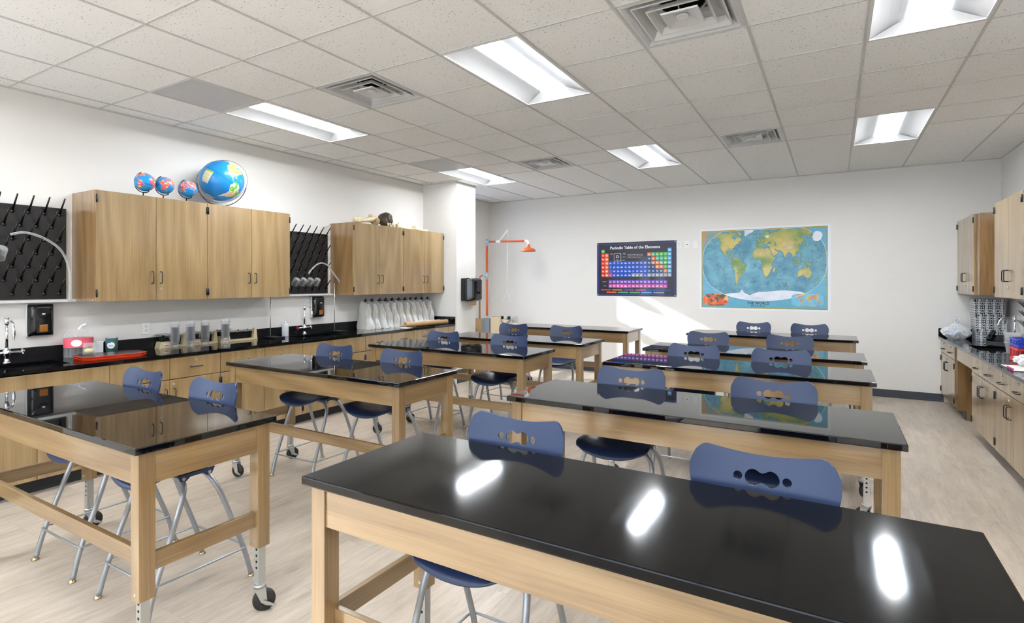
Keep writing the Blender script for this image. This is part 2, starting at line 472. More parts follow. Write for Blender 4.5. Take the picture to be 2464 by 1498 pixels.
b.box(XL-0.14, XL, YB, 6.65, 0, z0w); b.box(XL-0.14, XL, YB, 6.65, z1w, ZC+0.1)
ys = [YB]+[y for w in WINS for y in w]+[6.65]
for i in range(0, len(ys), 2): b.box(XL-0.14, XL, ys[i], ys[i+1], z0w, z1w)
struct('wall_left', b, 'wall_paint')
b = MB(); b.box(XL-0.14, -4.885, 6.65, 7.15, 0, ZC+0.1); struct('wall_column', b, 'wall_paint')
NW = (7.24, 8.03, 0.1, 2.83)
b = MB()
b.box(XN-0.12, XN, 7.15, NW[0], 0, ZC+0.1); b.box(XN-0.12, XN, NW[1], YF, 0, ZC+0.1)
b.box(XN-0.12, XN, NW[0], NW[1], 0, NW[2]); b.box(XN-0.12, XN, NW[0], NW[1], NW[3], ZC+0.1)
struct('wall_alcove', b, 'wall_paint')
def window(idx, X, y0, y1, z0, z1, bars, th=0.04):
    w = MB()
    xa, xb = X-0.09, X-0.03
    w.box(xa, xb, y0, y0+th, z0, z1); w.box(xa, xb, y1-th, y1, z0, z1)
    w.box(xa, xb, y0+th, y1-th, z0, z0+th); w.box(xa, xb, y0+th, y1-th, z1-th, z1)
    for (a, c) in bars: w.box(xa, xb, y0+th, y1-th, a, c)
    f = struct('window_%d' % idx, w, 'window_frame')
    g = MB(); g.quad([(X-0.06, y0+th, z0+th), (X-0.06, y1-th, z0+th), (X-0.06, y1-th, z1-th), (X-0.06, y0+th, z1-th)])
    g.build('pane', 'sky_dimming_glass' if idx == 1 else 'window_glass', f)
window(1, XN, *NW[:2], *NW[2:], [(0.85, 0.97), (2.03, 2.15)], 0.02)
for i, w in enumerate(WINS): window(2+i, XL, w[0], w[1], z0w, z1w, [])

# ceiling: tiles with openings for the fixtures, and the grid
LIGHTS = [(-6, -1), (-2, -1), (2, -1), (-6, 4), (-2, 4), (2, 4), (-6, -6), (-2, -6), (2, -6), (-6, -11), (-2, -11), (2, -11)]
DIFF = [(-4, -1), (0, -1), (0, 4), (-4, 4)]
GRILLES = [(-6, -2), (-6, 3)]
occ = set()
for (i, j) in LIGHTS: occ |= {(i, j), (i, j+1)}
for c in DIFF+GRILLES: occ.add(c)
b = MB()
i0, i1 = -7, 4; j0, j1 = -14, 8
for i in range(i0-1, i1+1):
    for j in range(-15, j1+2):
        if (i, j) in occ: continue
        xa, xb = max(GX(i), XN), min(GX(i+1), XR); ya, yb = max(GY(j), YB), min(GY(j+1), YF)
        if xb-xa < 0.01 or yb-ya < 0.01: continue
        b.quad([(xa, ya, ZC), (xa, yb, ZC), (xb, yb, ZC), (xb, ya, ZC)])
struct('ceiling', b, 'ceiling_tile')
b = MB()
for i in range(-7, 6):
    if XL < GX(i) < XR: b.box(GX(i)-0.008, GX(i)+0.008, YB, YF, ZC-0.005, ZC+0.003)
for j in range(-16, 6):
    if not YB < GY(j) < YF: continue
    run = XL
    for (li, lj) in sorted(LIGHTS):
        if lj+1 == j: b.box(run, GX(li), GY(j)-0.006, GY(j)+0.006, ZC-0.004, ZC+0.003); run = GX(li+1)
    b.box(run, XR, GY(j)-0.006, GY(j)+0.006, ZC-0.004, ZC+0.003)
b.box(XL, XL+0.012, YB, 6.65, ZC-0.012, ZC+0.003); b.box(XR-0.012, XR, YB, YF, ZC-0.012, ZC+0.003)
b.box(XN, XR, YF-0.012, YF, ZC-0.012, ZC+0.003); b.box(XN, XN+0.012, 7.15, YF, ZC-0.012, ZC+0.003)
b.box(XL, -4.885, 6.638, 6.65, ZC-0.012, ZC+0.003); b.box(-4.885, -4.873, 6.65, 7.15, ZC-0.012, ZC+0.003)
struct('trim_1', b, 'grid_metal')
b = MB(); b.box(XN-0.1, XR+0.1, YB-0.1, YF+0.1, ZC+0.16, ZC+0.2); struct('trim_2', b, 'wall_paint')
# rubber base
b = MB(); b.box(XN, 1.2, YF-0.01, YF, 0, 0.1); b.box(XN, 1.2, YF-0.018, YF-0.01, 0, 0.018); struct('baseboard_far', b, 'rubber_base')
b = MB(); b.box(XN, XN+0.01, 8.05, YF-0.018, 0, 0.1); b.box(-4.885, -4.875, 6.66, 7.16, 0, 0.1); b.box(XN, -4.876, 7.15, 7.16, 0, 0.1); struct('baseboard_left', b, 'rubber_base')
b = MB(); b.box(XR-0.01, XR, YB, 3.3, 0, 0.1); struct('baseboard_right', b, 'rubber_base')

# ------------------------------------------------------------------ ceiling fixtures
def light_fixture(i, j, label):
    x0, x1 = GX(i), GX(i+1); y0, y1 = GY(j), GY(j+2); xc, yc = (x0+x1)/2, (y0+y1)/2
    r = empty('troffer_light', (xc, yc, ZC), 0, label, 'ceiling light', 'recessed ceiling lights')
    w, l = (x1-x0)/2-0.006, (y1-y0)/2-0.006
    h = MB(); e = 0.016; up = 0.05; cw = 0.105; ce = 0.10
    # flange
    h.box(-w, -w+e, -l, l, -0.006, 0.006); h.box(w-e, w, -l, l, -0.006, 0.006)
    h.box(-w+e, w-e, -l, -l+e, -0.006, 0.006); h.box(-w+e, w-e, l-e, l, -0.006, 0.006)
    a, c = w-e, l-e
    for s in (-1, 1):
        h.grid(lambda u, v: (s*(a+(cw-a)*u), -c+(c-(-c))*v*1.0, 0.0+up*math.sin(u*PI/2)), 8, 1, None, False)
        h.quad([(-a, s*c, 0), (a, s*c, 0), (cw, s*(c-ce), up), (-cw, s*(c-ce), up)])
    h.quad([(-cw, -c, up+0.001), (cw, -c, up+0.001), (cw, c, up+0.001), (-cw, c, up+0.001)])
    h.build('housing', 'fixture_white', r, recalc=False)
    g = MB(); ln = c-0.085
    g.grid(lambda u, v: (-0.105*math.cos(PI*u), -ln+2*ln*v, up-0.014*math.sin(PI*u)), 14, 1)
    for s in (-1, 1):
        g.prism([(-0.105*math.cos(PI*u/14), up-0.014*math.sin(PI*u/14)) for u in range(15)], 'Y', s*ln, s*(ln+0.002))
    g.build('lens', 'lens', r)
    return r
LBL = {(-6, -1): 'bright recessed ceiling light nearest the left wall, beside the grey grille over the globes',
       (-2, -1): 'large bright recessed ceiling light near the top centre of the photo',
       (2, -1): 'recessed ceiling light cut off by the top right edge of the photo',
       (-6, 4): 'far left recessed ceiling light beside the white column',
       (-2, 4): 'middle one of the three far recessed ceiling lights, above the periodic table',
       (2, 4): 'far right recessed ceiling light near the right wall'}
for k in LIGHTS: light_fixture(k[0], k[1], LBL.get(k, 'recessed ceiling light behind the camera'))

def diffuser(i, j, label):
    xc, yc = (GX(i)+GX(i+1))/2, (GY(j)+GY(j+1))/2
    r = empty('air_diffuser', (xc, yc, ZC), 0, label, 'air vent', 'square ceiling air diffusers')
    def frustum(mb, a, za, c, zc_, m=None):
        for k in range(4):
            R = Matrix.Rotation(k*PI/2, 4, 'Z')
            mb.quad([R @ Vector(p) for p in ((-a, -a, za), (a, -a, za), (c, -c, zc_), (-c, -c, zc_))], m)
    f = MB(); w = 0.298
    frustum(f, w, 0, 0.275, -0.004); frustum(f, 0.275, -0.004, 0.262, 0.004); frustum(f, 0.262, 0.004, 0.17, 0.085); frustum(f, 0.17, 0.085, 0.125, 0.087)
    f.build('frame', 'silver_trim', r, solid=0.002)
    for k, (a, za, c, zc_) in enumerate([(0.236, -0.002, 0.200, 0.048), (0.168, -0.004, 0.140, 0.030)]):
        g = MB(); frustum(g, a, za, c, zc_); frustum(g, a, za, a-0.008, za-0.001)
        g.build('louver', 'silver_trim', r, solid=0.002)
    g = MB(); frustum(g, 0.104, 0.0, 0.099, -0.008); frustum(g, 0.099, -0.008, 0.03, 0.012); g.quad([(-.03, -.03, .012), (.03, -.03, .012), (.03, .03, .012), (-.03, .03, .012)])
    g.cyl((0, 0, 0.0), (0, 0, 0.009), 0.034, m=None, seg=20)
    for s in (-1, 1):
        g.tube([(s*0.08, 0.0, 0.0), (s*0.15, 0.0, 0.07)], 0.004, seg=6); g.tube([(0, s*0.08, 0.0), (0, s*0.15, 0.07)], 0.004, seg=6)
    g.build('centre_plate', 'silver_trim', r, recalc=False)
    n = MB()
    n.cyl((0, 0, 0.082), (0, 0, 0.15), 0.122, seg=28, cap=False); n.cyl((0, 0, 0.148), (0, 0, 0.15), 0.122, seg=28)
    n.build('duct_neck', 'dark_hole', r, recalc=False)
diffuser(-4, -1, 'square silver air diffuser at left, between the left wall light and the large centre light')
diffuser(0, -1, 'largest square silver air diffuser at the top edge of the photo')
diffuser(0, 4, 'far right square air diffuser, above the world map')
diffuser(-4, 4, 'far left square air diffuser, above the orange shower')
for (i, j), lb in zip(GRILLES, ('grey ribbed return air grille beside the left wall light, above the globes', 'small grey return air grille by the white column')):
    g = MB(); x0, x1, y0, y1 = GX(i), GX(i+1), GY(j), GY(j+1)
    r = empty('return_grille', ((x0+x1)/2, (y0+y1)/2, ZC), 0, lb, 'air vent', 'grey return air grilles')
    g.box(-.298, .298, -.298, .298, -0.003, 0.006); g.build('panel', 'grille', r)
    g = MB(); e = .298
    g.box(-e, -e+.012, -e, e, -.007, -.003); g.box(e-.012, e, -e, e, -.007, -.003); g.box(-e+.012, e-.012, -e, -e+.012, -.007, -.003); g.box(-e+.012, e-.012, e-.012, e, -.007, -.003)
    g.build('frame', 'grid_metal', r)
for (x, y, lb) in ((-3.62, 6.94, 'small sprinkler cover disc at left, beyond the far air diffuser'), (0.45, 7.2, 'small sprinkler cover disc at right, beyond the far right ceiling light')):
    g = MB(); g.lathe([(0.001, -0.012), (0.035, -0.012), (0.042, -0.006), (0.042, 0.0)], (x, y, ZC), seg=20)
    tag(g.build('sprinkler_cover', 'white_metal'), lb, 'sprinkler')

# ------------------------------------------------------------------ lab tables
def make_table():
    r = empty('lab_table')
    Lx, Dy = 1.79, 0.60; hx, hy = Lx/2, Dy/2
    t = MB(); t.box(-hx, hx, -hy, hy, 0.872, 0.90, bev=0.004); t.build('tabletop', 'epoxy_table', r)
    lw = 0.06; ox = 0.022; oy = 0.022
    for sx in (-1, 1):
        for sy in (-1, 1):
            xa, ya = sx*(hx-ox-lw/2), sy*(hy-oy-lw/2)
            g = MB(); g.box(xa-lw/2, xa+lw/2, ya-lw/2, ya+lw/2, 0.305, 0.871, bev=0.002)
            g.cyl((xa+sx*0, ya-sy*0-lw/2-0.001, 0.33), (xa, ya-lw/2+0.003, 0.33), 0.006, m='zinc', seg=10)
            for f in g.bm.faces: pass
            leg = None
            # material 0 must be oak
            i = g.mi('table_oak_z')
            for f in g.bm.faces:
                if len(f.verts) == 4 and f.calc_area() > 1e-4 or f.material_index == 0 and not f.smooth and len(f.verts) != 10: f.material_index = i
            leg = g.build('leg', 'table_oak_z', r)
            k = MB(); w = 0.017
            k.box(xa-w, xa+w, ya-w, ya+w, 0.125, 0.32, 'zinc')
            for z in (0.29, 0.262, 0.234, 0.206):
                for (dx, dy) in ((0, -1), (0, 1)):
                    if dx: k.cyl((xa+dx*(w-0.001), ya, z), (xa+dx*(w+0.0008), ya, z), 0.006, m='dark_hole', seg=10)
                    else: k.cyl((xa, ya+dy*(w-0.001), z), (xa, ya+dy*(w+0.0008), z), 0.006, m='dark_hole', seg=10)
            k.build('height_adjuster', None, leg)
            rz = {(-1, -1): 0.25, (1, -1): 2.6, (-1, 1): 1.2, (1, 1): 0.95}[(sx, sy)]
            R = Matrix.Translation((xa, ya, 0)) @ Matrix.Rotation(rz, 4, 'Z')
            f = MB()
            f.cyl((0, 0, 0.112), (0, 0, 0.128), 0.027, m='zinc'); f.cyl((0, 0, 0.128), (0, 0, 0.134), 0.020, m='zinc')
            for s in (-1, 1):
                f.prism([(-0.024, 0.114), (0.026, 0.114), (0.032, 0.052), (0.016, 0.04), (0.004, 0.05)], 'Y', s*0.020, s*0.0175, 'zinc')
            f.cyl((0.018, -0.024, 0.05), (0.018, 0.024, 0.05), 0.006, m='zinc', seg=10)
            bmesh.ops.transform(f.bm, matrix=R, verts=f.bm.verts)
            f.build('caster_fork', None, leg)
            wv_ = MB()
            wv_.lathe([(0.012, -0.013), (0.040, -0.013), (0.049, -0.009), (0.050, 0), (0.049, 0.009), (0.040, 0.013), (0.012, 0.013), (0.012, -0.013)], (0.018, 0, 0.05), 'caster_rubber', 28, 'Y')
            wv_.cyl((0.018, -0.0135, 0.05), (0.018, 0.0135, 0.05), 0.014, m='zinc', seg=16)
            bmesh.ops.transform(wv_.bm, matrix=R, verts=wv_.bm.verts)
            wv_.build('caster_wheel', None, leg)
            br = MB()
            for s in (-1,): br.prism([(0.016, 0.058), (0.034, 0.05), (0.066, 0.03), (0.062, 0.024), (0.026, 0.034), (0.012, 0.046)], 'Y', s*0.028, s*0.0225, 'zinc')
            bmesh.ops.transform(br.bm, matrix=R, verts=br.bm.verts)
            br.build('brake_lever', None, leg)
    xi, yi = hx-ox-lw, hy-oy-lw
    for s in (-1, 1):
        yy = s*(hy-oy-0.016)
        g = MB(); g.box(-xi, xi, yy-0.010, yy+0.010, 0.745, 0.871); g.build('apron', 'table_oak_x', r)
        if s < 0: g = MB(); g.box(-xi, xi, s*(yi+0.008)-0.011, s*(yi+0.008)+0.011+0.0, 0.400, 0.470, bev=0.002); g.build('rail', 'table_oak_x', r)
        xx = s*(hx-ox-0.016)
        g = MB(); g.box(xx-0.010, xx+0.010, -yi, yi, 0.745, 0.871); g.build('apron', 'table_oak_y', r)
        xx = s*(hx-ox-0.030)
        g = MB(); g.box(xx-0.011, xx+0.011, -yi, yi, 0.400, 0.470, bev=0.002); g.build('rail', 'table_oak_y', r)
    return r
TABLES = [('R1', -1.47, 1.165, 'black topped oak lab table nearest the camera, filling the lower right'),
          ('R2', -1.545, 2.562, 'lab table just behind the nearest one, both posters mirrored in its black top'),
          ('R3', -1.562, 4.045, 'middle lab table of the right hand column, magenta and purple reflections on its left end'),
          ('R4', -1.565, 5.085, 'fourth lab table from the front in the right hand column'),
          ('R5', -1.565, 6.87, 'farthest lab table of the right hand column, below the world map'),
          ('L1', -4.03, 1.04, 'lab table at the left edge of the photo, soap dispenser mirrored in its top'),
          ('L2', -4.09, 2.54, 'second lab table of the left hand column, in front of the triple beam balances'),
          ('L3', -4.03, 3.995, 'third lab table of the left hand column, row of draped bags mirrored in its top'),
          ('L4', -3.955, 5.06, 'fourth lab table of the left hand column, in front of the orange shower'),
          ('L5', -4.03, 6.70, 'farthest lab table at left, nearest the sunlit wall, no stools')]
tproto = make_table(); TPOS = {}
for k, (key, x0, y0, lb) in enumerate(TABLES):
    t = tproto if k == 0 else copy_tree(tproto)
    t.location = (x0+0.895, y0+0.30, 0); t['label'] = lb; t['category'] = 'table'; t['group'] = 'mobile lab tables'
    TPOS[key] = (x0+0.895, y0+0.30)
for c in kids(tproto):
    if c.name.startswith('tabletop'):
        me = c.data.copy(); me.materials[0] = MATS['epoxy_worn']; c.data = me

# ------------------------------------------------------------------ stools with backrests
def make_chair():
    r = empty('lab_stool')
    # seat shell
    def seatf(u, v):
        uu = 2*u-1; y = -0.245+0.40*v
        hw = 0.205-0.035*max(0, (v-0.6)/0.4)**2
        t = max(0, (0.16-v)/0.16); hw -= 0.06*(1-math.sqrt(max(0, 1-t*t)))
        z = 0.618-0.012*math.cos(uu*PI/2)+0.014*abs(uu)**3
        z -= 0.035*max(0, (0.22-v)/0.22)**2
        z += 0.05*max(0, (v-0.72)/0.28)**2
        yy = y + 0.012*(uu*uu)*(1 if v < 0.5 else 0)
        return Vector((uu*hw, yy, z))
    s = MB(); s.grid(seatf, 20, 16)
    so = s.build('seat', 'blue_plastic', r, solid=0.008)
    # backrest shell with cut-outs
    def backf(u, v, off=0.0):
        uu = 2*u-1
        vv = v
        zt = 1.012-0.030*math.cos(uu*PI/2)
        tc = max(0, (abs(uu)-0.80)/0.20); zt -= 0.034*(1-math.sqrt(max(0, 1-tc*tc)))
        z = 0.655+(zt-0.655)*vv
        q = max(0, min(1, (vv-0.25)/0.6)); q = q*q*(3-2*q)
        hw = 0.165+0.045*q
        t = max(0, (vv-0.86)/0.14); hw -= 0.020*(1-math.sqrt(max(0, 1-t*t)))
        y = 0.150+0.062*vv**1.1 - 0.030*(abs(uu)**2)*(0.3+0.7*vv) + off
        y += 0.012*max(0, (vv-0.9)/0.1)**2
        return Vector((uu*hw, y, z))
    nu, nv = 44, 30; bm = bmesh.new(); A = []; B = []
    for i in range(nu+1):
        A.append([bm.verts.new(backf(i/nu, j/nv, -0.0035)) for j in range(nv+1)])
        B.append([bm.verts.new(backf(i/nu, j/nv, 0.0035)) for j in range(nv+1)])
    for i in range(nu):
        for j in range(nv):
            bm.faces.new((A[i][j], A[i+1][j], A[i+1][j+1], A[i][j+1])); bm.faces.new((B[i][j], B[i][j+1], B[i+1][j+1], B[i+1][j]))
    for i in range(nu):
        for j in (0, nv): bm.faces.new((A[i][j], A[i+1][j], B[i+1][j], B[i][j]))
    for j in range(nv):
        for i in (0, nu): bm.faces.new((A[i][j], B[i][j], B[i][j+1], A[i][j+1]))
    bmesh.ops.recalc_face_normals(bm, faces=bm.faces)
    me = bpy.data.meshes.new('back'); bm.to_mesh(me); bm.free()
    bo = bpy.data.objects.new('back', me); COL.objects.link(bo)
    zc = 0.920
    outline = []
    for i in range(72):   # dumbbell
        a = 2*PI*i/72; x = 0.049*math.cos(a)
        h = 0.0245*math.sqrt(max(0, 1-((abs(x)-0.024)/0.025)**2)) if abs(x) > 0.024 else 0.0150+0.0095*math.sin((abs(x)/0.024)*PI/2)**2
        if abs(x) >= 0.0489: h = 0
        outline.append((x, zc+(h if math.sin(a) > 0 else -h)))
    cuts = [outline] + [[(sx*0.069+0.0130*math.cos(2*PI*i/24), zc+0.0135*math.sin(2*PI*i/24)) for i in range(24)] for sx in (-1, 1)]
    cobs = []
    for pts in cuts:
        c = MB(); c.prism(pts, 'Y', 0.08, 0.30); bmesh.ops.remove_doubles(c.bm, verts=c.bm.verts, dist=1e-5)
        co = c.build('cut', 'blue_plastic'); cobs.append(co)
        md = bo.modifiers.new('b', 'BOOLEAN'); md.operation = 'DIFFERENCE'; md.object = co; md.solver = 'EXACT'
    dg = bpy.context.evaluated_depsgraph_get()
    nm = bpy.data.meshes.new_from_object(bo.evaluated_get(dg))
    for o in cobs+[bo]: bpy.data.objects.remove(o)
    nm.materials.clear(); nm.materials.append(MATS['blue_plastic'])
    bm = bmesh.new(); bm.from_mesh(nm)
    for f in bm.faces: f.material_index = 0; f.smooth = True
    bm.to_mesh(nm); bm.free()
    nl = []
    for p in nm.polygons:
        big = abs(p.normal.y) > 0.75
        for li in p.loop_indices:
            if not big: nl.append(p.normal.copy()); continue
            co = nm.vertices[nm.loops[li].vertex_index].co
            v_ = max(0.02, min(1, (co.z-0.655)/0.335)); u_ = co.x/0.205
            nx_ = 2*0.030*u_/0.205*(0.3+0.7*v_); nz_ = -(0.068*v_**0.1-0.021*u_*u_)/0.335
            n_ = Vector((nx_, 1, nz_)).normalized(); nl.append(n_ if p.normal.y > 0 else -n_)
    nm.normals_split_custom_set(nl)
    bk = bpy.data.objects.new('backrest', nm); COL.objects.link(bk); bk.parent = r
    # tubular frames
    for s, nm_ in ((-1, 'front'), (1, 'rear')):
        yb = s*0.055
        pts = [(-0.222, s*0.250, 0.012), (-0.216, s*0.215, 0.15), (-0.212, s*0.15, 0.33), (-0.205, s*0.10, 0.47), (-0.19, s*0.073, 0.535), (-0.155, s*0.06, 0.570), (-0.11, yb, 0.580)]
        full = pts+[(0, yb, 0.582)]+[(-x, y, z) for x, y, z in pts[::-1]]
        g = MB(); g.tube(smooth_path(full, 5), 0.0125, seg=12); g.build('frame', 'grey_steel', r)
        for sx in (-1, 1):
            f = MB(); f.lathe([(0.001, 0.016), (0.010, 0.016), (0.012, 0.010), (0.018, 0.004), (0.018, 0.0), (0.001, 0.0)], (sx*0.223, s*0.252, 0.001), seg=14); f.build('foot_glide', 'glide', r)
    z = 0.165; a, c = 0.232, 0.226; rr = 0.03
    ring = arc((a-rr, c-rr, z), rr, 0, PI/2, 5, 'XY')+arc((-a+rr, c-rr, z), rr, PI/2, PI, 5, 'XY')+arc((-a+rr, -c+rr, z), rr, PI, 1.5*PI, 5, 'XY')+arc((a-rr, -c+rr, z), rr, 1.5*PI, 2*PI, 5, 'XY')
    g = MB(); g.tube(ring, 0.0055, seg=8, closed=True); g.build('foot_ring', 'grey_steel', r)
    g = MB()
    g.box(-0.15, 0.15, -0.075, 0.075, 0.588, 0.598)
    for sx in (-1, 1): g.prism([(-0.09, 0.605), (0.09, 0.605), (0.075, 0.575), (0.05, 0.572), (0.03, 0.588), (-0.03, 0.588), (-0.05, 0.572), (-0.075, 0.575)], 'X', sx*0.168, sx*0.158)
    g.build('seat_bracket', 'blue_plastic', r)
    for sx in (-1, 1):
        for sy in (-1, 1):
            g = MB(); g.cyl((sx*0.166, sy*0.062, 0.586), (sx*0.173, sy*0.062, 0.586), 0.008, seg=10)
            g.build('bolt', 'zinc', r)
    return r
side = {'R': 'right hand', 'L': 'left hand'}
CH = [('R1', -1.055, 0, 'blue plastic lab stool at the nearest table, left one, table leg seen through its holes'),
      ('R1', -0.19, 0, 'blue plastic lab stool at the nearest table, right one, largest backrest in the photo'),
      ('R2', -1.055, 0, 'blue stool at second right hand table, above the mirrored periodic table'),
      ('R2', -0.28, 0, 'blue stool at second right hand table, above the mirrored world map'),
      ('R3', -1.013, 0, 'blue stool at middle right hand table, left one of the pair'),
      ('R3', -0.355, 0, 'blue stool at middle right hand table, right one of the pair'),
      ('R4', -1.135, 0.26, 'blue stool at fourth right hand table, left one of the pair'),
      ('R4', -0.378, 0.26, 'blue stool at fourth right hand table, right one of the pair'),
      ('R5', -0.91, 0.26, 'blue stool at farthest right hand table, directly under the world map'),
      ('R5', -0.262, 0.26, 'blue stool at farthest right hand table, right of the world map edge'),
      ('L1', -3.55, 0, 'blue stool at leftmost front table, farther from the camera, backrest seen nearly edge on'),
      ('L1', -2.83, 0, 'blue stool at leftmost front table, its right hand stool'),
      ('L2', -3.60, 0, 'blue stool at second left hand table, left one, near the wall dispenser reflection'),
      ('L2', -2.866, 0, 'blue stool at second left hand table, right one, near the table end'),
      ('L3', -3.585, 0, 'blue stool at third left hand table, left one, in front of the counter end'),
      ('L3', -2.77, 0, 'blue stool at third left hand table, right one, overlapping the stool behind'),
      ('L4', -3.50, 0.26, 'blue stool at fourth left hand table, left one, below the chrome eyewash'),
      ('L4', -2.76, 0.26, 'blue stool at fourth left hand table, right one, standing alone')]
cproto = make_chair()
for k, (tb, x, dy, lb) in enumerate(CH):
    c = cproto if k == 0 else copy_tree(cproto)
    c.location = (x, TPOS[tb][1]+0.30-0.133+dy, 0); c['label'] = lb; c['category'] = 'stool'; c['group'] = 'blue lab stools'
    c.rotation_euler = (0, 0, [0, 0, 0.02, 0, -0.02, 0, 0.03, -0.02, 0.0, 0.02, 0, 0, 0.02, 0, 0, 0, -0.02, 0.03][k])

# ------------------------------------------------------------------ cabinets (local frame: x width, front at y=0 facing -y)
def wire_pull(parent, x, z, y, length=0.1, vertical=True, m='black_metal', proj=0.032):
    h = length/2; r = 0.012
    a = [(-h, 0), (-h, -proj+r), (-h+r*0.3, -proj+r*0.3), (-h+r, -proj), (h-r, -proj), (h-r*0.3, -proj+r*0.3), (h, -proj+r), (h, 0)]
    pts = [(x, y+v, z+u) for u, v in a] if vertical else [(x+u, y+v, z) for u, v in a]
    g = MB(); g.tube(pts, 0.0042, seg=8); return g.build('handle', m, parent)
def hinge(parent, x, z, y, m='black_metal'):
    g = MB(); g.cyl((x, y-0.006, z-0.032), (x, y-0.006, z+0.032), 0.0055, seg=10); g.box(x-0.0062, x+0.0062, y-0.004, y+0.001, z-0.03, z+0.03)
    return g.build('hinge', m, parent)
def lock(parent, x, z, y):
    g = MB(); g.cyl((x, y, z), (x, y-0.006, z), 0.0105, seg=16); g.box(x-0.001, x+0.001, y-0.0065, y-0.006, z-0.006, z+0.006, 'dark_hole') if False else None
    return g.build('lock', 'lock_metal', parent)
DT = 0.02
def front(name, parent, x0, x1, z0, z1):
    g = MB(); e = 0.0018
    g.box(x0+e, x1-e, -DT, 0, z0+e, z1-e, bev=0.0012); return g.build(name, 'oak_z', parent)
def pull_door(parent, x0, x1, z0, z1, hinge_left, handle_z, has_lock=None, hz=0.07):
    d = front('door', parent, x0, x1, z0, z1)
    hx = x1-0.035 if hinge_left else x0+0.035
    wire_pull(d, hx, handle_z, -DT)
    xx = x0+0.0065 if hinge_left else x1-0.0065
    for z in (z0+hz, z1-hz): hinge(d, xx, z, -DT)
    if has_lock is not None: lock(d, hx, has_lock, -DT)
    return d
def wall_cabinet(loc, rz, widths, z0, z1, depth, label, group, locks=(1,)):
    r = empty('wall_cabinet', (loc[0], loc[1], z0), rz, label, 'cabinet', group)
    W = sum(widths); H = z1-z0
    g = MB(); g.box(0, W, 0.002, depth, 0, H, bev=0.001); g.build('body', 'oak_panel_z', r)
    x = 0
    for k, w in enumerate(widths):
        pull_door(r, x, x+w, 0, H, k % 2 == 0, 0.20, 0.10 if k in locks else None); x += w
    return r
def base_cabinet(loc, rz, widths, ztop, depth, label, group, drawers=True, zd=0.685, body='oak_panel_z', handle_y=0.775, door_locks=(0,), toe=True):
    r = empty('base_cabinet', (loc[0], loc[1], 0), rz, label, 'cabinet', group)
    W = sum(widths)
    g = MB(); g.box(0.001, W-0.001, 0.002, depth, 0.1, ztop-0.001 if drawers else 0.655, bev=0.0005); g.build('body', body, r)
    if toe:
        g = MB(); g.box(0.001, W-0.001, 0.065, depth, 0, 0.1); g.build('toe_kick', 'toe_kick', r)
    x = 0
    if not drawers: front('false_front', r, 0, W, zd, ztop-0.006)
    for k, w in enumerate(widths):
        if drawers:
            d = front('drawer', r, x, x+w, zd, ztop-0.006); wire_pull(d, x+w/2, handle_y, -DT, vertical=False); lock(d, x+w/2, ztop-0.043, -DT)
        pull_door(r, x, x+w, 0.105, zd-0.003, k % 2 == 0, zd-0.13, zd-0.045 if (drawers and k in door_locks) else None)
        x += w
    return r
RZL = PI/2
XC = -4.905
DF = XC-0.012-DT       # carcass front plane on the left
U = 0.4553
wg = 'oak wall cabinets along the left wall'
wall_cabinet((-5.13, 2.084), RZL, [U, U], 1.363, 2.268, 0.40, 'left oak wall cabinet, between the black peg board and its twin, small globes on top', wg)
wall_cabinet((-5.13, 2.084+2*U), RZL, [U, U], 1.363, 2.268, 0.40, 'oak wall cabinet under the large blue globe', wg, locks=())
wall_cabinet((-5.14, 4.825), RZL, [U, U], 1.363, 2.268, 0.39, 'oak wall cabinet with the long bone and dark skull on top', wg)
wall_cabinet((-5.14, 4.825+2*U), RZL, [U, U-0.004], 1.363, 2.268, 0.39, 'oak wall cabinet touching the white column, small pale bones on top', wg, locks=())
bg_ = 'oak base cabinets along the left wall'
base_cabinet((DF, 0.28), RZL, [U, U], 0.872, 0.57, 'oak base cabinet at the far left behind the first table, mostly outside the photo', bg_)
base_cabinet((DF, 1.19), RZL, [U, U], 0.872, 0.57, 'oak sink cabinet with a plain front at the left edge of the photo', bg_, drawers=False)
base_cabinet((DF, 2.102), RZL, [0.45, 0.45], 0.872, 0.57, 'oak base cabinet with two drawers under the red rimmed tray', bg_, door_locks=(1,))
base_cabinet((DF, 3.004), RZL, [U, U], 0.872, 0.57, 'oak base cabinet under the triple beam balances, half hidden by a lab table', bg_)
base_cabinet((DF, 3.915), RZL, [U, U], 0.872, 0.57, 'oak sink cabinet with a plain front under the second faucet', bg_, drawers=False)
base_cabinet((DF, 4.826), RZL, [0.46, 0.446], 0.872, 0.57, 'sunlit oak base cabinet under the first draped bags', bg_)
base_cabinet((DF, 5.733), RZL, [0.443, 0.46], 0.872, 0.57, 'pale glaring oak base cabinet at the column, under the cardboard tubes', bg_)

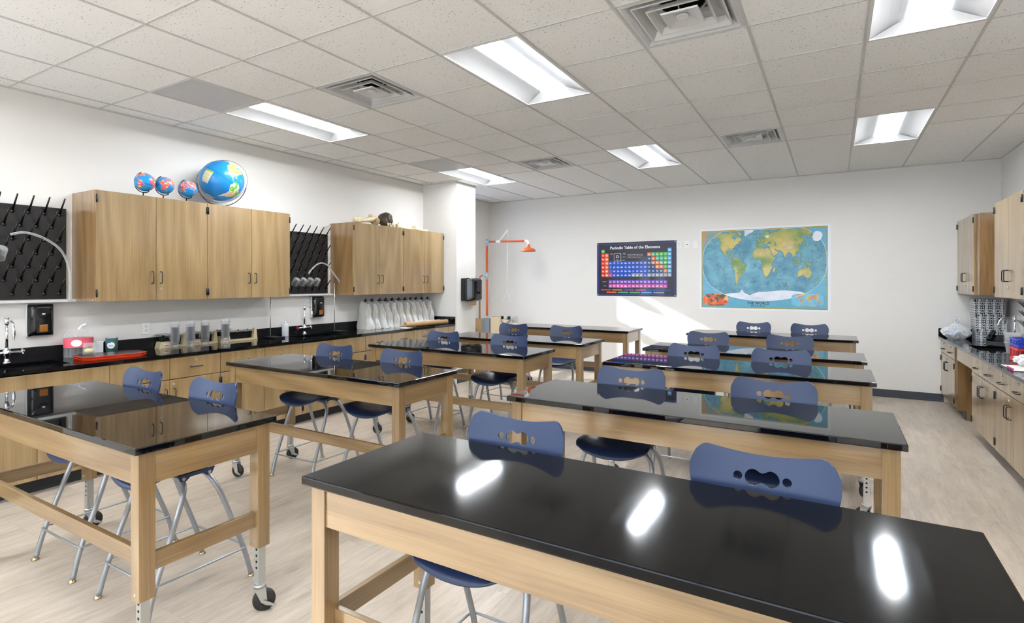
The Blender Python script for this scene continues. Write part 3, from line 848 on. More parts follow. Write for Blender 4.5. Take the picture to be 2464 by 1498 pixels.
# left worktop, backsplash, sinks
def counter(name_top, X0, X1, y0, y1, zt, th, sinks, wallx, label, endsplash=None, face=1):
    r = empty(name_top, ((X0+X1)/2, y0, zt), 0, label, 'worktop')
    ox, oy, oz = (X0+X1)/2, y0, zt
    g = MB(); ylist = y0
    for (sx0, sx1, sy0, sy1) in sinks:
        g.box(X0-ox, X1-ox, ylist-oy, sy0-oy, -th, 0)
        g.box(X0-ox, sx0-ox, sy0-oy, sy1-oy, -th, 0); g.box(sx1-ox, X1-ox, sy0-oy, sy1-oy, -th, 0)
        ylist = sy1
    g.box(X0-ox, X1-ox, ylist-oy, y1-oy, -th, 0)
    g.build('slab', 'epoxy', r)
    g = MB()
    if face == 1: g.box(wallx-ox, wallx+0.02-ox, 0, y1-y0, 0, 0.103)
    else: g.box(wallx-0.02-ox, wallx-ox, 0, y1-y0, 0, 0.103)
    g.build('backsplash', 'epoxy_matte' if face == 1 else 'epoxy', r)
    if endsplash:
        g = MB(); g.box(endsplash[0]-ox, endsplash[1]-ox, y1-0.018-oy, y1-oy, 0.0, 0.103); g.build('backsplash', 'epoxy', r)
    return r
S1 = (-5.40, -5.05, 1.30, 1.90); S2 = (-5.38, -5.04, 4.10, 4.62)
LTOP = counter('worktop', XL+0.002, XC, 0.28, 6.646, 0.90, 0.026, [S1, S2], XL+0.002, 'long black worktop with backsplash along the left wall', (XL+0.02, XC))
def sink(s, zt, top, depth=0.2):
    x0, x1, y0, y1 = s; base = Vector(((x0+x1)/2, (y0+y1)/2, zt-0.028))-Vector(top.location)
    hx, hy = (x1-x0)/2+0.004, (y1-y0)/2+0.004
    g = MB(); t = 0.012
    g.box(-hx-t, -hx, -hy-t, hy+t, -depth, 0.001); g.box(hx, hx+t, -hy-t, hy+t, -depth, 0.001); g.box(-hx, hx, -hy-t, -hy, -depth, 0.001); g.box(-hx, hx, hy, hy+t, -depth, 0.001)
    g.box(-hx-t, hx+t, -hy-t, hy+t, -depth-t, -depth); r = g.build('sink_basin', 'epoxy_matte', top); r.location = base
    g = MB(); g.lathe([(0.001, 0.004), (0.03, 0.004), (0.042, 0.0)], (0, 0, -depth), seg=20); g.build('drain', 'chrome', r)
sink(S1, 0.90, LTOP); sink(S2, 0.90, LTOP)

# ------------------------------------------------------------------ peg board drying racks
def rack(loc, rz, ys_odd, ys_even, w, h, rows, label, group, z0, rowstep=0.108, first=0.042, hose=None, name='drying_rack'):
    r = empty(name, (loc[0], loc[1], z0), rz, label, 'drying rack', group)
    g = MB(); g.box(0, w, -0.03, 0.0, 0, h, bev=0.002); g.build('board', 'board_black', r)
    g = MB(); g.box(-0.01, w+0.05, -0.075, -0.002, -0.026, -0.020); g.box(-0.01, w+0.05, -0.078, -0.072, -0.026, -0.004); g.build('drip_trough', 'silver_trim', r)
    for k in range(rows):
        z = first+k*rowstep
        for x in (ys_odd if k % 2 == 0 else ys_even):
            g = MB()
            g.tube([(x, -0.028, z), (x, -0.135, z+0.125)], 0.0085, seg=10, rads=[0.0078, 0.0055])
            g.lathe([(0.0001, -0.010), (0.013, -0.007), (0.015, 0.0)], (x, -0.03, z), seg=14, axis='Y')
            g.build('peg', 'peg_black', r)
    if hose:
        g = MB(); g.tube(smooth_path(hose, 6), 0.0095, seg=10); g.build('hose', 'sheer_hose', r)
    return r
od = [0.033+0.1*k for k in range(8)]; ev = [0.083+0.1*k for k in range(7)]
h1 = [(0.775, -0.10, -0.02), (0.775, -0.11, 0.10), (0.765, -0.12, 0.25), (0.71, -0.13, 0.39), (0.60, -0.14, 0.48), (0.48, -0.14, 0.52), (0.39, -0.14, 0.50)]
rack((XL+0.002, 1.253), RZL, od, ev, 0.78, 0.745, 7, 'large black peg board at the left edge of the photo', 'black drying peg boards on the left wall', 1.385, hose=h1)
h2 = [(0.865, -0.06, -0.06), (0.872, -0.14, 0.03), (0.852, -0.16, 0.14), (0.77, -0.13, 0.26), (0.69, -0.14, 0.34), (0.60, -0.14, 0.37), (0.52, -0.14, 0.35), (0.44, -0.13, 0.28), (0.41, -0.13, 0.24)]
rack((XL+0.002, 3.976), RZL, od, ev, 0.78, 0.738, 7, 'black peg board between the two groups of wall cabinets, glassware on its lowest pegs', 'black drying peg boards on the left wall', 1.385, hose=h2)
def beaker_mb(rad, h):
    g = MB(); g.lathe([(0.001, 0.0), (rad*0.92, 0.0), (rad, 0.006), (rad, h-0.004), (rad*1.07, h), (rad*1.05, h), (rad-0.003, h-0.006), (rad-0.003, 0.008), (rad*0.88, 0.004), (0.001, 0.004)], seg=24); return g
bkr = beaker_mb(0.036, 0.085).build('beaker', 'sheer_glass')
def beaker(y, z, x, lb, sc=1.0, first=False):
    o = bkr if first else bkr.copy()
    if not first: COL.objects.link(o)
    # hangs mouth down-in over a slanted peg
    o.location = (x, y, z); o.rotation_euler = (0, -2.44+0.0, 0); o.scale = (sc,)*3
    tag(o, lb, 'beaker', 'glass beakers on the black peg boards')
for k, y in enumerate((4.209, 4.309, 4.409, 4.509)):
    beaker(y, 1.385+0.042+0.134, XL+0.148, ['leftmost', 'second from left', 'third from left', 'rightmost'][k]+' of the four glass beakers on the lowest pegs, beside the wall cabinets', first=(k == 0))
beaker(1.586, 1.643+0.136, XL+0.150, 'large glass beaker on the peg board at the left edge of the photo', sc=1.15)

# ------------------------------------------------------------------ land outlines (lon, lat) used by the globes and the wall map
LAND = {
 'na': [(-168,66),(-156,71),(-140,70),(-128,70),(-115,68),(-108,68),(-95,72),(-90,69),(-82,70),(-81,67),(-87,64),(-94,61),(-94,58),(-88,56),(-82,55),(-82,52),(-79,51),(-79,55),(-77,57),(-78,62),(-73,62),(-70,59),(-65,60),(-61,56),(-56,52),(-60,50),(-66,50),(-64,48),(-61,46),(-66,44),(-70,43),(-70,41),(-74,40),(-76,37),(-76,35),(-81,31),(-80,26),(-82,28),(-84,30),(-90,29),(-95,29),(-97,26),(-98,22),(-96,19),(-91,18),(-90,21),(-87,21),(-88,16),(-84,16),(-83,11),(-80,9),(-77,8),(-80,7),(-83,8),(-86,11),(-91,14),(-95,16),(-101,17),(-105,20),(-106,23),(-110,27),(-113,31),(-115,31),(-110,23),(-112,25),(-115,29),(-117,33),(-121,35),(-124,39),(-124,46),(-123,49),(-128,51),(-132,55),(-138,59),(-146,61),(-152,59),(-158,56),(-163,55),(-157,58),(-162,59),(-165,62),(-161,64)],
 'gl': [(-45,60),(-51,63),(-54,67),(-54,70),(-60,75),(-68,76),(-72,78),(-62,81),(-45,82),(-30,83),(-18,80),(-20,75),(-24,70),(-32,68),(-40,65)],
 'baffin': [(-62,66),(-68,69),(-78,73),(-88,73),(-80,70),(-74,65),(-66,62)],
 'ellesmere': [(-62,82),(-78,76),(-90,77),(-92,81),(-75,83)],
 'victoria': [(-104,69),(-117,69),(-118,73),(-105,73)],
 'sa': [(-77,8),(-72,12),(-62,11),(-52,5),(-50,0),(-44,-2),(-35,-6),(-35,-9),(-39,-13),(-39,-18),(-42,-23),(-48,-26),(-49,-29),(-53,-33),(-57,-35),(-57,-38),(-62,-39),(-65,-42),(-66,-46),(-69,-50),(-68,-54),(-73,-53),(-75,-48),(-73,-41),(-73,-36),(-71,-30),(-70,-19),(-76,-14),(-80,-6),(-81,-3),(-78,2)],
 'af': [(-6,35),(3,37),(10,37),(11,34),(19,30),(25,32),(32,31),(34,27),(37,21),(39,15),(43,12),(45,10),(51,12),(49,6),(44,0),(40,-4),(39,-9),(41,-15),(35,-20),(35,-24),(32,-27),(30,-31),(26,-34),(19,-35),(18,-31),(14,-23),(12,-16),(13,-9),(9,-1),(9,4),(4,6),(-4,5),(-8,4),(-13,9),(-17,15),(-17,21),(-13,27),(-10,30)],
 'mad': [(49,-12),(50,-16),(47,-25),(44,-23),(44,-17)],
 'eu': [(-9,37),(-9,43),(-2,43),(-1,46),(-4,48),(2,51),(5,53),(8,54),(8,57),(11,57),(12,54),(19,54),(21,57),(24,59),(30,60),(22,60),(22,63),(25,65),(22,66),(17,61),(17,57),(13,55),(11,59),(5,59),(6,62),(13,66),(20,70),(28,71),(40,67),(34,66),(38,64),(44,66),(46,68),(55,68),(60,69),(68,68),(68,72),(73,71),(82,73),(98,76),(105,78),(114,74),(128,73),(140,73),(160,70),(175,69),(180,68),(180,65),(177,62),(170,60),(163,60),(162,55),(157,51),(156,57),(162,61),(155,59),(143,59),(135,54),(141,52),(139,47),(133,43),(128,40),(129,36),(126,35),(125,39),(121,40),(118,39),(122,37),(119,35),(122,31),(120,27),(115,23),(110,21),(106,20),(109,13),(106,9),(103,12),(100,13),(101,7),(104,2),(101,3),(98,9),(97,16),(94,18),(91,22),(87,21),(82,17),(80,14),(78,8),(74,15),(72,20),(69,22),(66,25),(57,26),(54,27),(50,30),(48,30),(51,25),(54,24),(57,24),(60,22),(55,17),(45,13),(43,14),(39,21),(35,28),(34,32),(36,36),(30,36),(27,37),(27,40),(33,42),(41,41),(37,45),(38,47),(31,46),(28,42),(24,40),(23,37),(20,40),(14,45),(13,44),(18,40),(16,38),(10,44),(3,43),(0,40),(-2,37),(-6,36)],
 'uk': [(-5,50),(1,51),(0,53),(-2,56),(-3,58),(-6,58),(-4,54)],
 'ice': [(-24,65),(-14,65),(-16,66),(-22,66)],
 'jp': [(130,32),(136,34),(141,36),(142,40),(145,43),(142,45),(140,41),(136,37),(131,34)],
 'sum': [(95,5),(104,-2),(106,-6),(102,-4)], 'born': [(109,1),(117,7),(119,4),(116,-4),(110,-3)], 'java': [(105,-6),(115,-8),(114,-9),(106,-8)],
 'png': [(131,-1),(138,-2),(147,-6),(150,-10),(143,-9),(138,-8),(133,-4)], 'phil': [(120,18),(122,18),(126,8),(122,9),(120,14)], 'sulaw': [(119,-5),(121,1),(125,1),(121,-4)],
 'au': [(114,-22),(122,-18),(126,-14),(130,-12),(136,-12),(136,-15),(140,-17),(142,-11),(146,-19),(153,-25),(153,-31),(150,-37),(144,-38),(138,-35),(131,-31),(124,-33),(116,-35),(114,-30)],
 'tas': [(145,-41),(148,-41),(147,-43)], 'nz': [(173,-35),(178,-38),(174,-41),(170,-46),(167,-46),(172,-41),(174,-39)],
 'cuba': [(-84,22),(-77,20),(-75,20),(-80,23)], 'hisp': [(-73,19),(-69,18),(-70,20)],
 'ant': [(-180,-78),(-150,-77),(-120,-74),(-100,-73),(-75,-72),(-60,-64),(-58,-72),(-40,-78),(-20,-73),(0,-70),(30,-69),(60,-67),(90,-66),(120,-67),(150,-69),(170,-72),(165,-77),(180,-78),(180,-90),(-180,-90)],
}
CASPIAN = [(50,45),(53,46),(53,42),(54,37),(50,37),(49,41)]
def in_poly(lon, lat, poly):
    inside = np.zeros(lon.shape, bool); n = len(poly)
    for i in range(n):
        x1, y1 = poly[i]; x2, y2 = poly[(i+1) % n]
        if y1 == y2: continue
        c = ((y1 > lat) != (y2 > lat)) & (lon < (x2-x1)*(lat-y1)/(y2-y1)+x1)
        inside ^= c
    return inside
def land_mask(lon, lat):
    which = np.full(lon.shape, -1)
    for k, (nm, pl) in enumerate(LAND.items()): which[in_poly(lon, lat, pl)] = k
    which[in_poly(lon, lat, CASPIAN)] = -1
    return which
NAMES = list(LAND)
def vnoise(pts, sc, seed=0.0, octs=4):
    out = np.empty(len(pts))
    for i, p in enumerate(pts): out[i] = mnoise.fractal(Vector(p)*sc+Vector((seed, seed, seed)), 0.9, 2.1, octs)
    return out
def lin(c): return np.array([s2l(x/255) for x in c])
def paint(me, cols):
    ca = me.color_attributes.new('Col', 'FLOAT_COLOR', 'POINT')
    buf = np.ones((len(me.vertices), 4), np.float32); buf[:, :3] = cols
    ca.data.foreach_set('color', buf.ravel())
def globe_ball(rad, nlon, nlat, style, seed, sticker=None):
    vs = []; ll = []
    for j in range(nlat+1):
        la = -90+180*j/nlat
        for i in range(nlon):
            lo = -180+360*i/nlon; ll.append((lo, la))
            a, c = math.radians(lo), math.radians(la)
            vs.append((rad*math.cos(c)*math.cos(a), rad*math.cos(c)*math.sin(a), rad*math.sin(c)))
    fs = []
    for j in range(nlat):
        for i in range(nlon):
            k = (i+1) % nlon; fs.append((j*nlon+i, j*nlon+k, (j+1)*nlon+k, (j+1)*nlon+i))
    me = bpy.data.meshes.new('globe'); me.from_pydata(vs, [], fs); me.update()
    ll = np.array(ll); w = land_mask(ll[:, 0], ll[:, 1]); n = vnoise(vs, 5/rad*0.6, seed, 3)
    sea = lin((24, 132, 206)) if style == 'big' else lin((40, 150, 214))
    cols = np.tile(sea, (len(vs), 1))
    land = w >= 0
    if style == 'big':
        pal = [lin((236, 224, 110)), lin((110, 180, 70)), lin((228, 214, 196)), lin((240, 200, 90))]
    else:
        pal = [lin((236, 130, 60)), lin((226, 84, 130)), lin((240, 214, 110)), lin((150, 90, 170)), lin((232, 96, 80))]
    cell = np.floor((ll[:, 0]+20*np.sin(ll[:, 1]/9+seed))/17).astype(int)*3+np.floor((ll[:, 1]+6*np.sin(ll[:, 0]/8))/14).astype(int)
    idx = np.abs(cell) % len(pal) if style != 'big' else np.where(ll[:, 1] > 20, 0, np.clip(((n+1.0)*2.0).astype(int), 0, 3))
    P_ = np.array(pal)[idx]; cols[land] = P_[land]
    ant = np.array([k == NAMES.index('ant') for k in w]); cols[ant] = lin((226, 214, 200))
    if sticker:
        lo0, lo1, la0, la1 = sticker
        s = (ll[:, 0] >= lo0) & (ll[:, 0] <= lo1) & (ll[:, 1] >= la0) & (ll[:, 1] <= la1)
        cols[s] = lin((232, 226, 186)); top = s & (ll[:, 1] > la1-5); cols[top] = lin((170, 200, 60))
        ln = s & (ll[:, 1] <= la1-5) & ((np.floor(ll[:, 1]).astype(int) % 3) == 0) & (ll[:, 0] > lo0+2) & (ll[:, 0] < lo1-2); cols[ln] = lin((186, 170, 120))
    eq = (np.abs(ll[:, 1]) < 0.9) & ~land; cols[eq] = lin((14, 70, 120))
    paint(me, cols)
    for p in me.polygons: p.use_smooth = True
    me.materials.append(MATS['vertex_paint'])
    o = bpy.data.objects.new('ball', me); COL.objects.link(o); return o
VD = Vector((-0.508, 0.861, 0)); RT = Vector((0.861, 0.508, 0))
def orient_ball(o, lon0, lat0, roll, cz=0.0):
    # bring (lon0, lat0) towards the camera side, then roll the picture clockwise by roll
    to_cam = -VD
    a = Matrix.Rotation(-math.radians(lon0), 4, 'Z'); b_ = Matrix.Rotation(math.radians(lat0), 4, 'Y')   # point now on +X
    ax = to_cam; az = Vector((0, 0, 1)); ay = az.cross(ax)
    F = Matrix(((ax.x, ay.x, az.x, 0), (ax.y, ay.y, az.y, 0), (ax.z, ay.z, az.z, 0), (0, 0, 0, 1)))
    R = Matrix.Rotation(roll, 4, ax)
    o.matrix_local = Matrix.Translation((0, 0, cz)) @ R @ F @ b_ @ a
def small_globe(x, y, rad, lon0, lb):
    r = empty('desk_globe', (x, y, 2.269), 0, lb, 'globe', 'small desk globes on the wall cabinet')
    cz = rad+0.048
    bll = globe_ball(rad, 144, 72, 'small', lon0*0.1); bll.parent = r
    orient_ball(bll, lon0, 4, -0.38, cz)
    g = MB(); ra = rad+0.011; pts = []
    for k in range(25):
        a = math.radians(113+180*k/24-0)   # from upper end to lower end around the left
        pts.append(RT*(math.cos(a)*ra)+Vector((0, 0, cz+math.sin(a)*ra)))
    g.tube(pts, 0.0042, seg=8)
    for a in (113, 293):
        a = math.radians(a); d = RT*math.cos(a)+Vector((0, 0, math.sin(a)))
        g.cyl(Vector((0, 0, cz))+d*(rad-0.002), Vector((0, 0, cz))+d*(ra+0.003), 0.0045, seg=10)
    g.build('meridian_arm', 'black_metal', r)
    g = MB(); low = RT*(math.cos(math.radians(262))*ra)+Vector((0, 0, cz+math.sin(math.radians(262))*ra))
    g.lathe([(0.001, 0.006), (0.038, 0.006), (0.045, 0.001), (0.045, 0.0), (0.001, 0.0)], (low.x, low.y, 0), seg=24)
    g.cyl((low.x, low.y, 0.004), low, 0.006, 0.0045, seg=10); g.build('stand', 'black_metal', r)
small_globe(-5.20, 2.49, 0.080, -75, 'small blue desk globe, leftmost of the three on the wall cabinet')
small_globe(-5.20, 2.655, 0.076, -10, 'small blue desk globe, middle of the three on the wall cabinet')
small_globe(-5.21, 2.865, 0.077, 25, 'small blue desk globe nearest the large globe')
r = empty('large_globe', (-5.27, 3.235, 2.269), 0, 'large blue globe with a pale legend panel, on top of the wall cabinets', 'globe')
bll = globe_ball(0.203, 400, 200, 'big', 3.0, (-160, -134, -40, -4)); bll.parent = r
orient_ball(bll, -132, -20, -0.55, 0.262)
def ring_mesh(R0, R1, h, normal, c, m, parent, name):
    g = MB(); q = Vector(normal).to_track_quat('Z', 'Y').to_matrix().to_4x4(); q.translation = Vector(c)
    g.lathe([(R0, -h), (R1, -h), (R1, h), (R0, h), (R0, -h)], seg=72, smooth=False)
    bmesh.ops.transform(g.bm, matrix=q, verts=g.bm.verts); return g.build(name, m, parent)
nrm = (-VD*0.93+RT*0.18+Vector((0, 0, 0.30))).normalized()
ring_mesh(0.212, 0.234, 0.0015, nrm, (0.0, 0, 0.262), 'sheer_glass', r, 'meridian_ring')
ring_mesh(0.2342, 0.2362, 0.0022, nrm, (0.0, 0, 0.262), 'black_metal', r, 'ring_edge')
g = MB(); pts = []
for k in range(25):
    a = math.radians(185+160*k/24); pts.append(RT*(math.cos(a)*0.250)+Vector((0, 0, 0.262+math.sin(a)*0.250))-VD*0.0)
g.tube(pts, 0.004, seg=8); g.build('cradle', 'black_metal', r)
g = MB(); g.lathe([(0.001, 0.012), (0.07, 0.010), (0.09, 0.002), (0.09, 0.0), (0.001, 0.0)], seg=32); g.build('stand', 'sheer_white', r)

# ------------------------------------------------------------------ bones on the second cabinet pair
g = MB()
def bone_path(g, pts, rads, m='bone'):
    g.tube(smooth_path(pts, 5), 0.01, m, seg=14, rads=None)
r = empty('thigh_bone', (-5.28, 5.15, 2.269), 0, 'long thick pale bone with knobbed ends, beside the dark skull', 'bone')
g = MB()
g.tube([(0.05, -0.13, 0.045), (0.04, -0.06, 0.048), (0.02, 0.02, 0.062), (0.0, 0.10, 0.080), (0.0, 0.17, 0.082)], 0.02, 'bone', 18, rads=[0.034, 0.026, 0.026, 0.036, 0.05])
g.blob((0.045, -0.165, 0.050), (0.050, 0.042, 0.040), 'bone', 0.18, 2.5, 3, 1); g.blob((0.085, -0.15, 0.045), (0.034, 0.036, 0.042), 'bone', 0.15, 2.5, 3, 2)
g.blob((0.0, 0.20, 0.075), (0.055, 0.05, 0.060), 'bone', 0.2, 2.2, 3, 5); g.blob((0.01, 0.12, 0.128), (0.03, 0.035, 0.024), 'bone', 0.2, 2.5, 3, 6); g.blob((0.06, 0.19, 0.06), (0.03, 0.032, 0.045), 'bone_dark', 0.2, 2.5, 3, 9)
g.build('shaft', None, r)
r = empty('animal_skull', (-5.27, 5.545, 2.269), 0, 'dark mottled domed skull with two pale teeth, on the wall cabinet', 'skull')
g = MB(); g.blob((0, 0, 0.108), (0.085, 0.115, 0.098), None, 0.16, 1.9, 4, 3); g.blob((0.03, -0.075, 0.075), (0.06, 0.055, 0.06), None, 0.2, 2.2, 3, 8); g.build('cranium', 'fossil', r)
for k, y in enumerate((-0.055, -0.015, 0.03, 0.052)):
    g = MB(); g.tube([(0.095, y, 0.052), (0.100, y, 0.026), (0.094, y+0.003, 0.004)], 0.01, seg=10, rads=[0.011, 0.012, 0.008]); g.build('tooth', 'bone', r)
for k, (y0, ln, lb) in enumerate(((5.76, 0.30, 'small pale jagged bone right of the dark skull'), (6.11, 0.26, 'small pale bone at the column end of the wall cabinet'))):
    r = empty('small_bone', (-5.25, y0, 2.270), 0, lb, 'bone', 'small bones on the wall cabinet')
    g = MB()
    g.tube([(0, 0, 0.03), (0.01, ln*0.3, 0.020), (0, ln*0.7, 0.018), (0.01, ln, 0.022)], 0.01, 'bone', 12, rads=[0.022, 0.010, 0.009, 0.017])
    g.blob((0, 0.0, 0.034), (0.03, 0.026, 0.034), 'bone', 0.5, 3, 3, 11+k); g.blob((0.0, 0.03, 0.06), (0.012, 0.014, 0.028), 'bone', 0.4, 3, 2, 13+k)
    g.blob((0.01, ln, 0.022), (0.022, 0.026, 0.021), 'bone', 0.4, 3, 3, 15+k); g.build('shaft', None, r)

# ------------------------------------------------------------------ things on the left worktop
def box_obj(name, x0, x1, y0, y1, z0, z1, m, bev=0.0, parent=None):
    g = MB(); g.box(x0, x1, y0, y1, z0, z1, bev=bev); return g.build(name, m, parent)
def faucet(loc, rz, label, h=0.35, red=False):
    r = empty('lab_faucet', loc, rz, label, 'faucet')   # spout towards local +x, handles along y
    g = MB(); g.lathe([(0.001, 0.0), (0.028, 0.0), (0.028, 0.008), (0.018, 0.016), (0.016, 0.05), (0.024, 0.06), (0.024, 0.098), (0.014, 0.108), (0.011, 0.12)], seg=20)
    g.cyl((0, -0.085, 0.08), (0, 0.085, 0.08), 0.011); g.build('body', 'chrome', r)
    g = MB(); g.cyl((0, 0, 0.11), (0, 0, h-0.05), 0.0095); g.lathe([(0.0095, h-0.06), (0.016, h-0.05), (0.017, h-0.02), (0.012, h-0.01), (0.019, h-0.004), (0.019, h), (0.001, h+0.002)], seg=18)
    g.build('riser', 'chrome', r)
    g = MB(); z = h-0.03; g.tube(smooth_path([(0.012, 0, z), (0.07, 0, z+0.006), (0.115, 0, z-0.012), (0.135, 0, z-0.06)], 5)+[Vector((0.137, 0, z-0.085))], 0.008, seg=10)
    g.lathe([(0.011, 0.03), (0.012, 0.0), (0.008, -0.025), (0.006, -0.045)], (0.137, 0, z-0.09), seg=12); g.build('spout', 'chrome', r)
    for s in (-1, 1):
        g = MB()
        for k in range(4): g.cyl((0, s*0.095, 0.08), (0.024*math.cos(k*PI/2+0.5), s*0.097, 0.08+0.024*math.sin(k*PI/2+0.5)), 0.005, 0.007, seg=8)
        g.cyl((0, s*0.083, 0.08), (0, s*0.106, 0.08), 0.010, seg=12); g.build('handle', 'red_knob' if (red and s < 0) else 'chrome', r)
faucet((-5.455, 1.64, 0.9005), 0, 'chrome gooseneck faucet at the left edge of the photo')
faucet((-5.445, 4.36, 0.9005), 0, 'chrome gooseneck faucet with one red handle, by the second soap dispenser', red=True)
def soap(y, label):
    r = empty('soap_dispenser', (XL+0.001, y, 1.088), RZL, label, 'soap dispenser')
    w = 0.085
    g = MB(); g.box(-w, w, -0.05, 0.0, 0, 0.262, bev=0.012); g.build('back_case', 'silver_trim', r)
    def cf(u, v):
        x = -w+2*w*u; z = 0.004+0.254*v; e = max(abs(2*u-1)**6, abs(2*v-1)**8)
        return Vector((x*(1-0.04*abs(2*v-1)**6), -0.051-0.052*(1-e)-0.0, z))
    g = MB(); g.grid(cf, 20, 20); g.build('cover', 'gloss_black', r)
    g = MB(); g.box(-0.046, 0.046, -0.108, -0.098, 0.185, 0.235, bev=0.008); g.build('push_bar', 'black_plastic', r)
    g = MB(); g.grid(lambda u, v: Vector((-0.042+0.084*u, -0.1045-0.006*math.sin(PI*u), 0.03+0.14*v)), 10, 4); g.build('front_panel', 'black_plastic', r)
    g = MB(); g.lathe([(0.001, 0.0), (0.028, 0.0), (0.024, 0.022), (0.001, 0.022)], (0, -0.098, 0.155), seg=18); g.build('nozzle', 'dark_hole', r)
    g = MB(); g.cyl((0, -0.112, 0.172), (0, -0.112, 0.185), 0.010, seg=12); g.build('valve', 'white_plastic', r)
    g = MB(); g.box(-0.026, 0.026, -0.1125, -0.109, 0.04, 0.095, bev=0.004); g.build('level_window', 'amber', r)
soap(1.855, 'black soap dispenser with amber window, between peg board and left faucet')
soap(4.585, 'black soap dispenser on the wall above the second sink')
def outlet(name, loc, rz, label, kind='outlet', cat='outlet'):
    r = empty(name, loc, rz, label, cat)
    g = MB(); g.box(-0.036, 0.036, -0.006, 0, -0.058, 0.058, bev=0.002); g.build('plate', 'white_plastic', r)
    if kind == 'outlet':
        g = MB(); g.box(-0.018, 0.018, -0.009, -0.006, -0.035, 0.035, bev=0.0015); g.build('insert', 'white_plastic', r)
        for z in (-0.018, 0.018):
            g = MB()
            for x in (-0.007, 0.007): g.box(x-0.0016, x+0.0016, -0.0095, -0.009, z-0.004, z+0.005)
            g.cyl((0, -0.009, z-0.010), (0, -0.0095, z-0.010), 0.0028, seg=8); g.build('slots', 'dark_hole', r)
    elif kind == 'jack':
        g = MB(); g.cyl((0, -0.006, 0), (0, -0.008, 0), 0.009, seg=14); g.build('socket', 'dark_hole', r)
outlet('wall_outlet', (XL+0.001, 2.656, 1.094), RZL, 'white double wall outlet above the left end of the balances')
outlet('wall_outlet', (XL+0.001, 3.473, 1.09), RZL, 'white double wall outlet behind the rightmost stack of tumblers')
outlet('wall_outlet', (-2.112, YF-0.001, 2.115), 0, 'white double outlet plate next to the periodic table poster')
outlet('wall_plate', (-1.985, YF-0.001, 2.113), 0, 'white wall plate with one dark round socket, between the posters', 'jack', 'wall plate')
outlet('wall_plate', (-1.853, YF-0.001, 2.111), 0, 'blank white wall plate touching the world map', 'blank', 'wall plate')
# shrink-wrapped bottles
r = empty('bottle_pack', (-5.41, 2.085, 0.901), 0, 'bag wrapped pack of clear bottles with a pink label', 'bottles')
g = MB()
g.grid(lambda u, v: Vector(((0.082-0.012*math.cos(v*PI*6)*0.15-0.045*max(0, (v-0.75)/0.25)**2)*math.cos(2*PI*u)*(1+0.03*math.sin(12*u*PI)), (0.100-0.05*max(0, (v-0.75)/0.25)**2)*math.sin(2*PI*u), 0.235*v)), 36, 20)
g.build('wrap', 'sheer_glass', r)
for x, y in ((-0.032, -0.045), (0.034, -0.045), (-0.032, 0.04), (0.034, 0.04)):
    g = MB(); g.lathe([(0.001, 0.002), (0.026, 0.002), (0.031, 0.012), (0.029, 0.05), (0.031, 0.09), (0.031, 0.15), (0.022, 0.18), (0.012, 0.195), (0.012, 0.21), (0.001, 0.21)], (x, y, 0), seg=16); g.build('bottle', 'sheer_glass', r)
g = MB(); g.grid(lambda u, v: Vector((0.0835*math.cos(2*PI*u), 0.1015*math.sin(2*PI*u), 0.085+0.075*v)), 36, 2); lab = g.build('label_band', 'label_pink', r)
g = MB(); c, s = math.cos, math.sin
for a in (-0.45,):
    g.grid(lambda u, v: Vector((0.0852*c(a+0.36*v*c(2*PI*u)), 0.1032*s(a+0.36*v*c(2*PI*u)), 0.122+0.028*v*s(2*PI*u))), 28, 6, 'label_white')
g.build('label_oval', None, r, recalc=False)
g = MB(); g.tube(smooth_path([(0, 0, 0.225), (0.005, 0.01, 0.245), (-0.01, 0.03, 0.255), (0.015, 0.05, 0.272)], 4), 0.01, seg=8, rads=None); g.build('bag_knot', 'sheer_white', r)
# trays
for k in range(2):
    z = 0.9005+k*0.0165; hx, hy, cc = 0.152, 0.232, 0.06
    r = empty('serving_tray', (-5.165, 2.215, z), -0.06, ['lower red cafeteria tray of the stack of two', 'upper cafeteria tray with dark surface and red rim'][k], 'tray', 'stacked trays on the worktop')
    poly = [(-hx+cc, -hy), (hx-cc, -hy), (hx, -hy+cc), (hx, hy-cc), (hx-cc, hy), (-hx+cc, hy), (-hx, hy-cc), (-hx, -hy+cc)]
    g = MB(); pin = [(x*0.94, y*0.955) for x, y in poly]
    A = [g.bm.verts.new((x*0.94, y*0.955, 0)) for x, y in poly]; B = [g.bm.verts.new((x, y, 0.014)) for x, y in poly]; Cc = [g.bm.verts.new((x*0.975, y*0.98, 0.0155)) for x, y in poly]
    for i in range(8):
        j = (i+1) % 8; g.bm.faces.new((A[i], A[j], B[j], B[i])); g.bm.faces.new((B[i], B[j], Cc[j], Cc[i]))
    g.bm.faces.new(A[::-1]); g.build('rim', 'tray_red', r)
    g = MB(); g.prism([(x*0.972, y*0.978) for x, y in poly], 'Z', 0.010, 0.0145); g.build('surface', 'tray_top', r)
r = empty('glass_jar', (-5.225, 2.085, 0.9335), 0, 'clear glass with pale yellow contents standing on the tray', 'glass')
g = MB(); g.lathe([(0.001, 0.0), (0.036, 0.0), (0.040, 0.006), (0.040, 0.095), (0.037, 0.095), (0.036, 0.010), (0.001, 0.008)], seg=28); g.build('glass_wall', 'sheer_glass', r)
g = MB(); g.blob((0, 0, 0.030), (0.033, 0.033, 0.022), None, 0.1, 3, 3, 4); g.build('contents', 'sponge', r)
r = empty('salt_canister', (-5.43, 2.335, 0.901), 0, 'green cardboard salt canister behind the tray', 'canister')
g = MB(); g.cyl((0, 0, 0), (0, 0, 0.135), 0.045, seg=32); g.build('tube', 'teal_label', r)
g = MB(); g.cyl((0, 0, 0.135), (0, 0, 0.139), 0.0455, seg=32); g.build('lid', 'silver_trim', r)
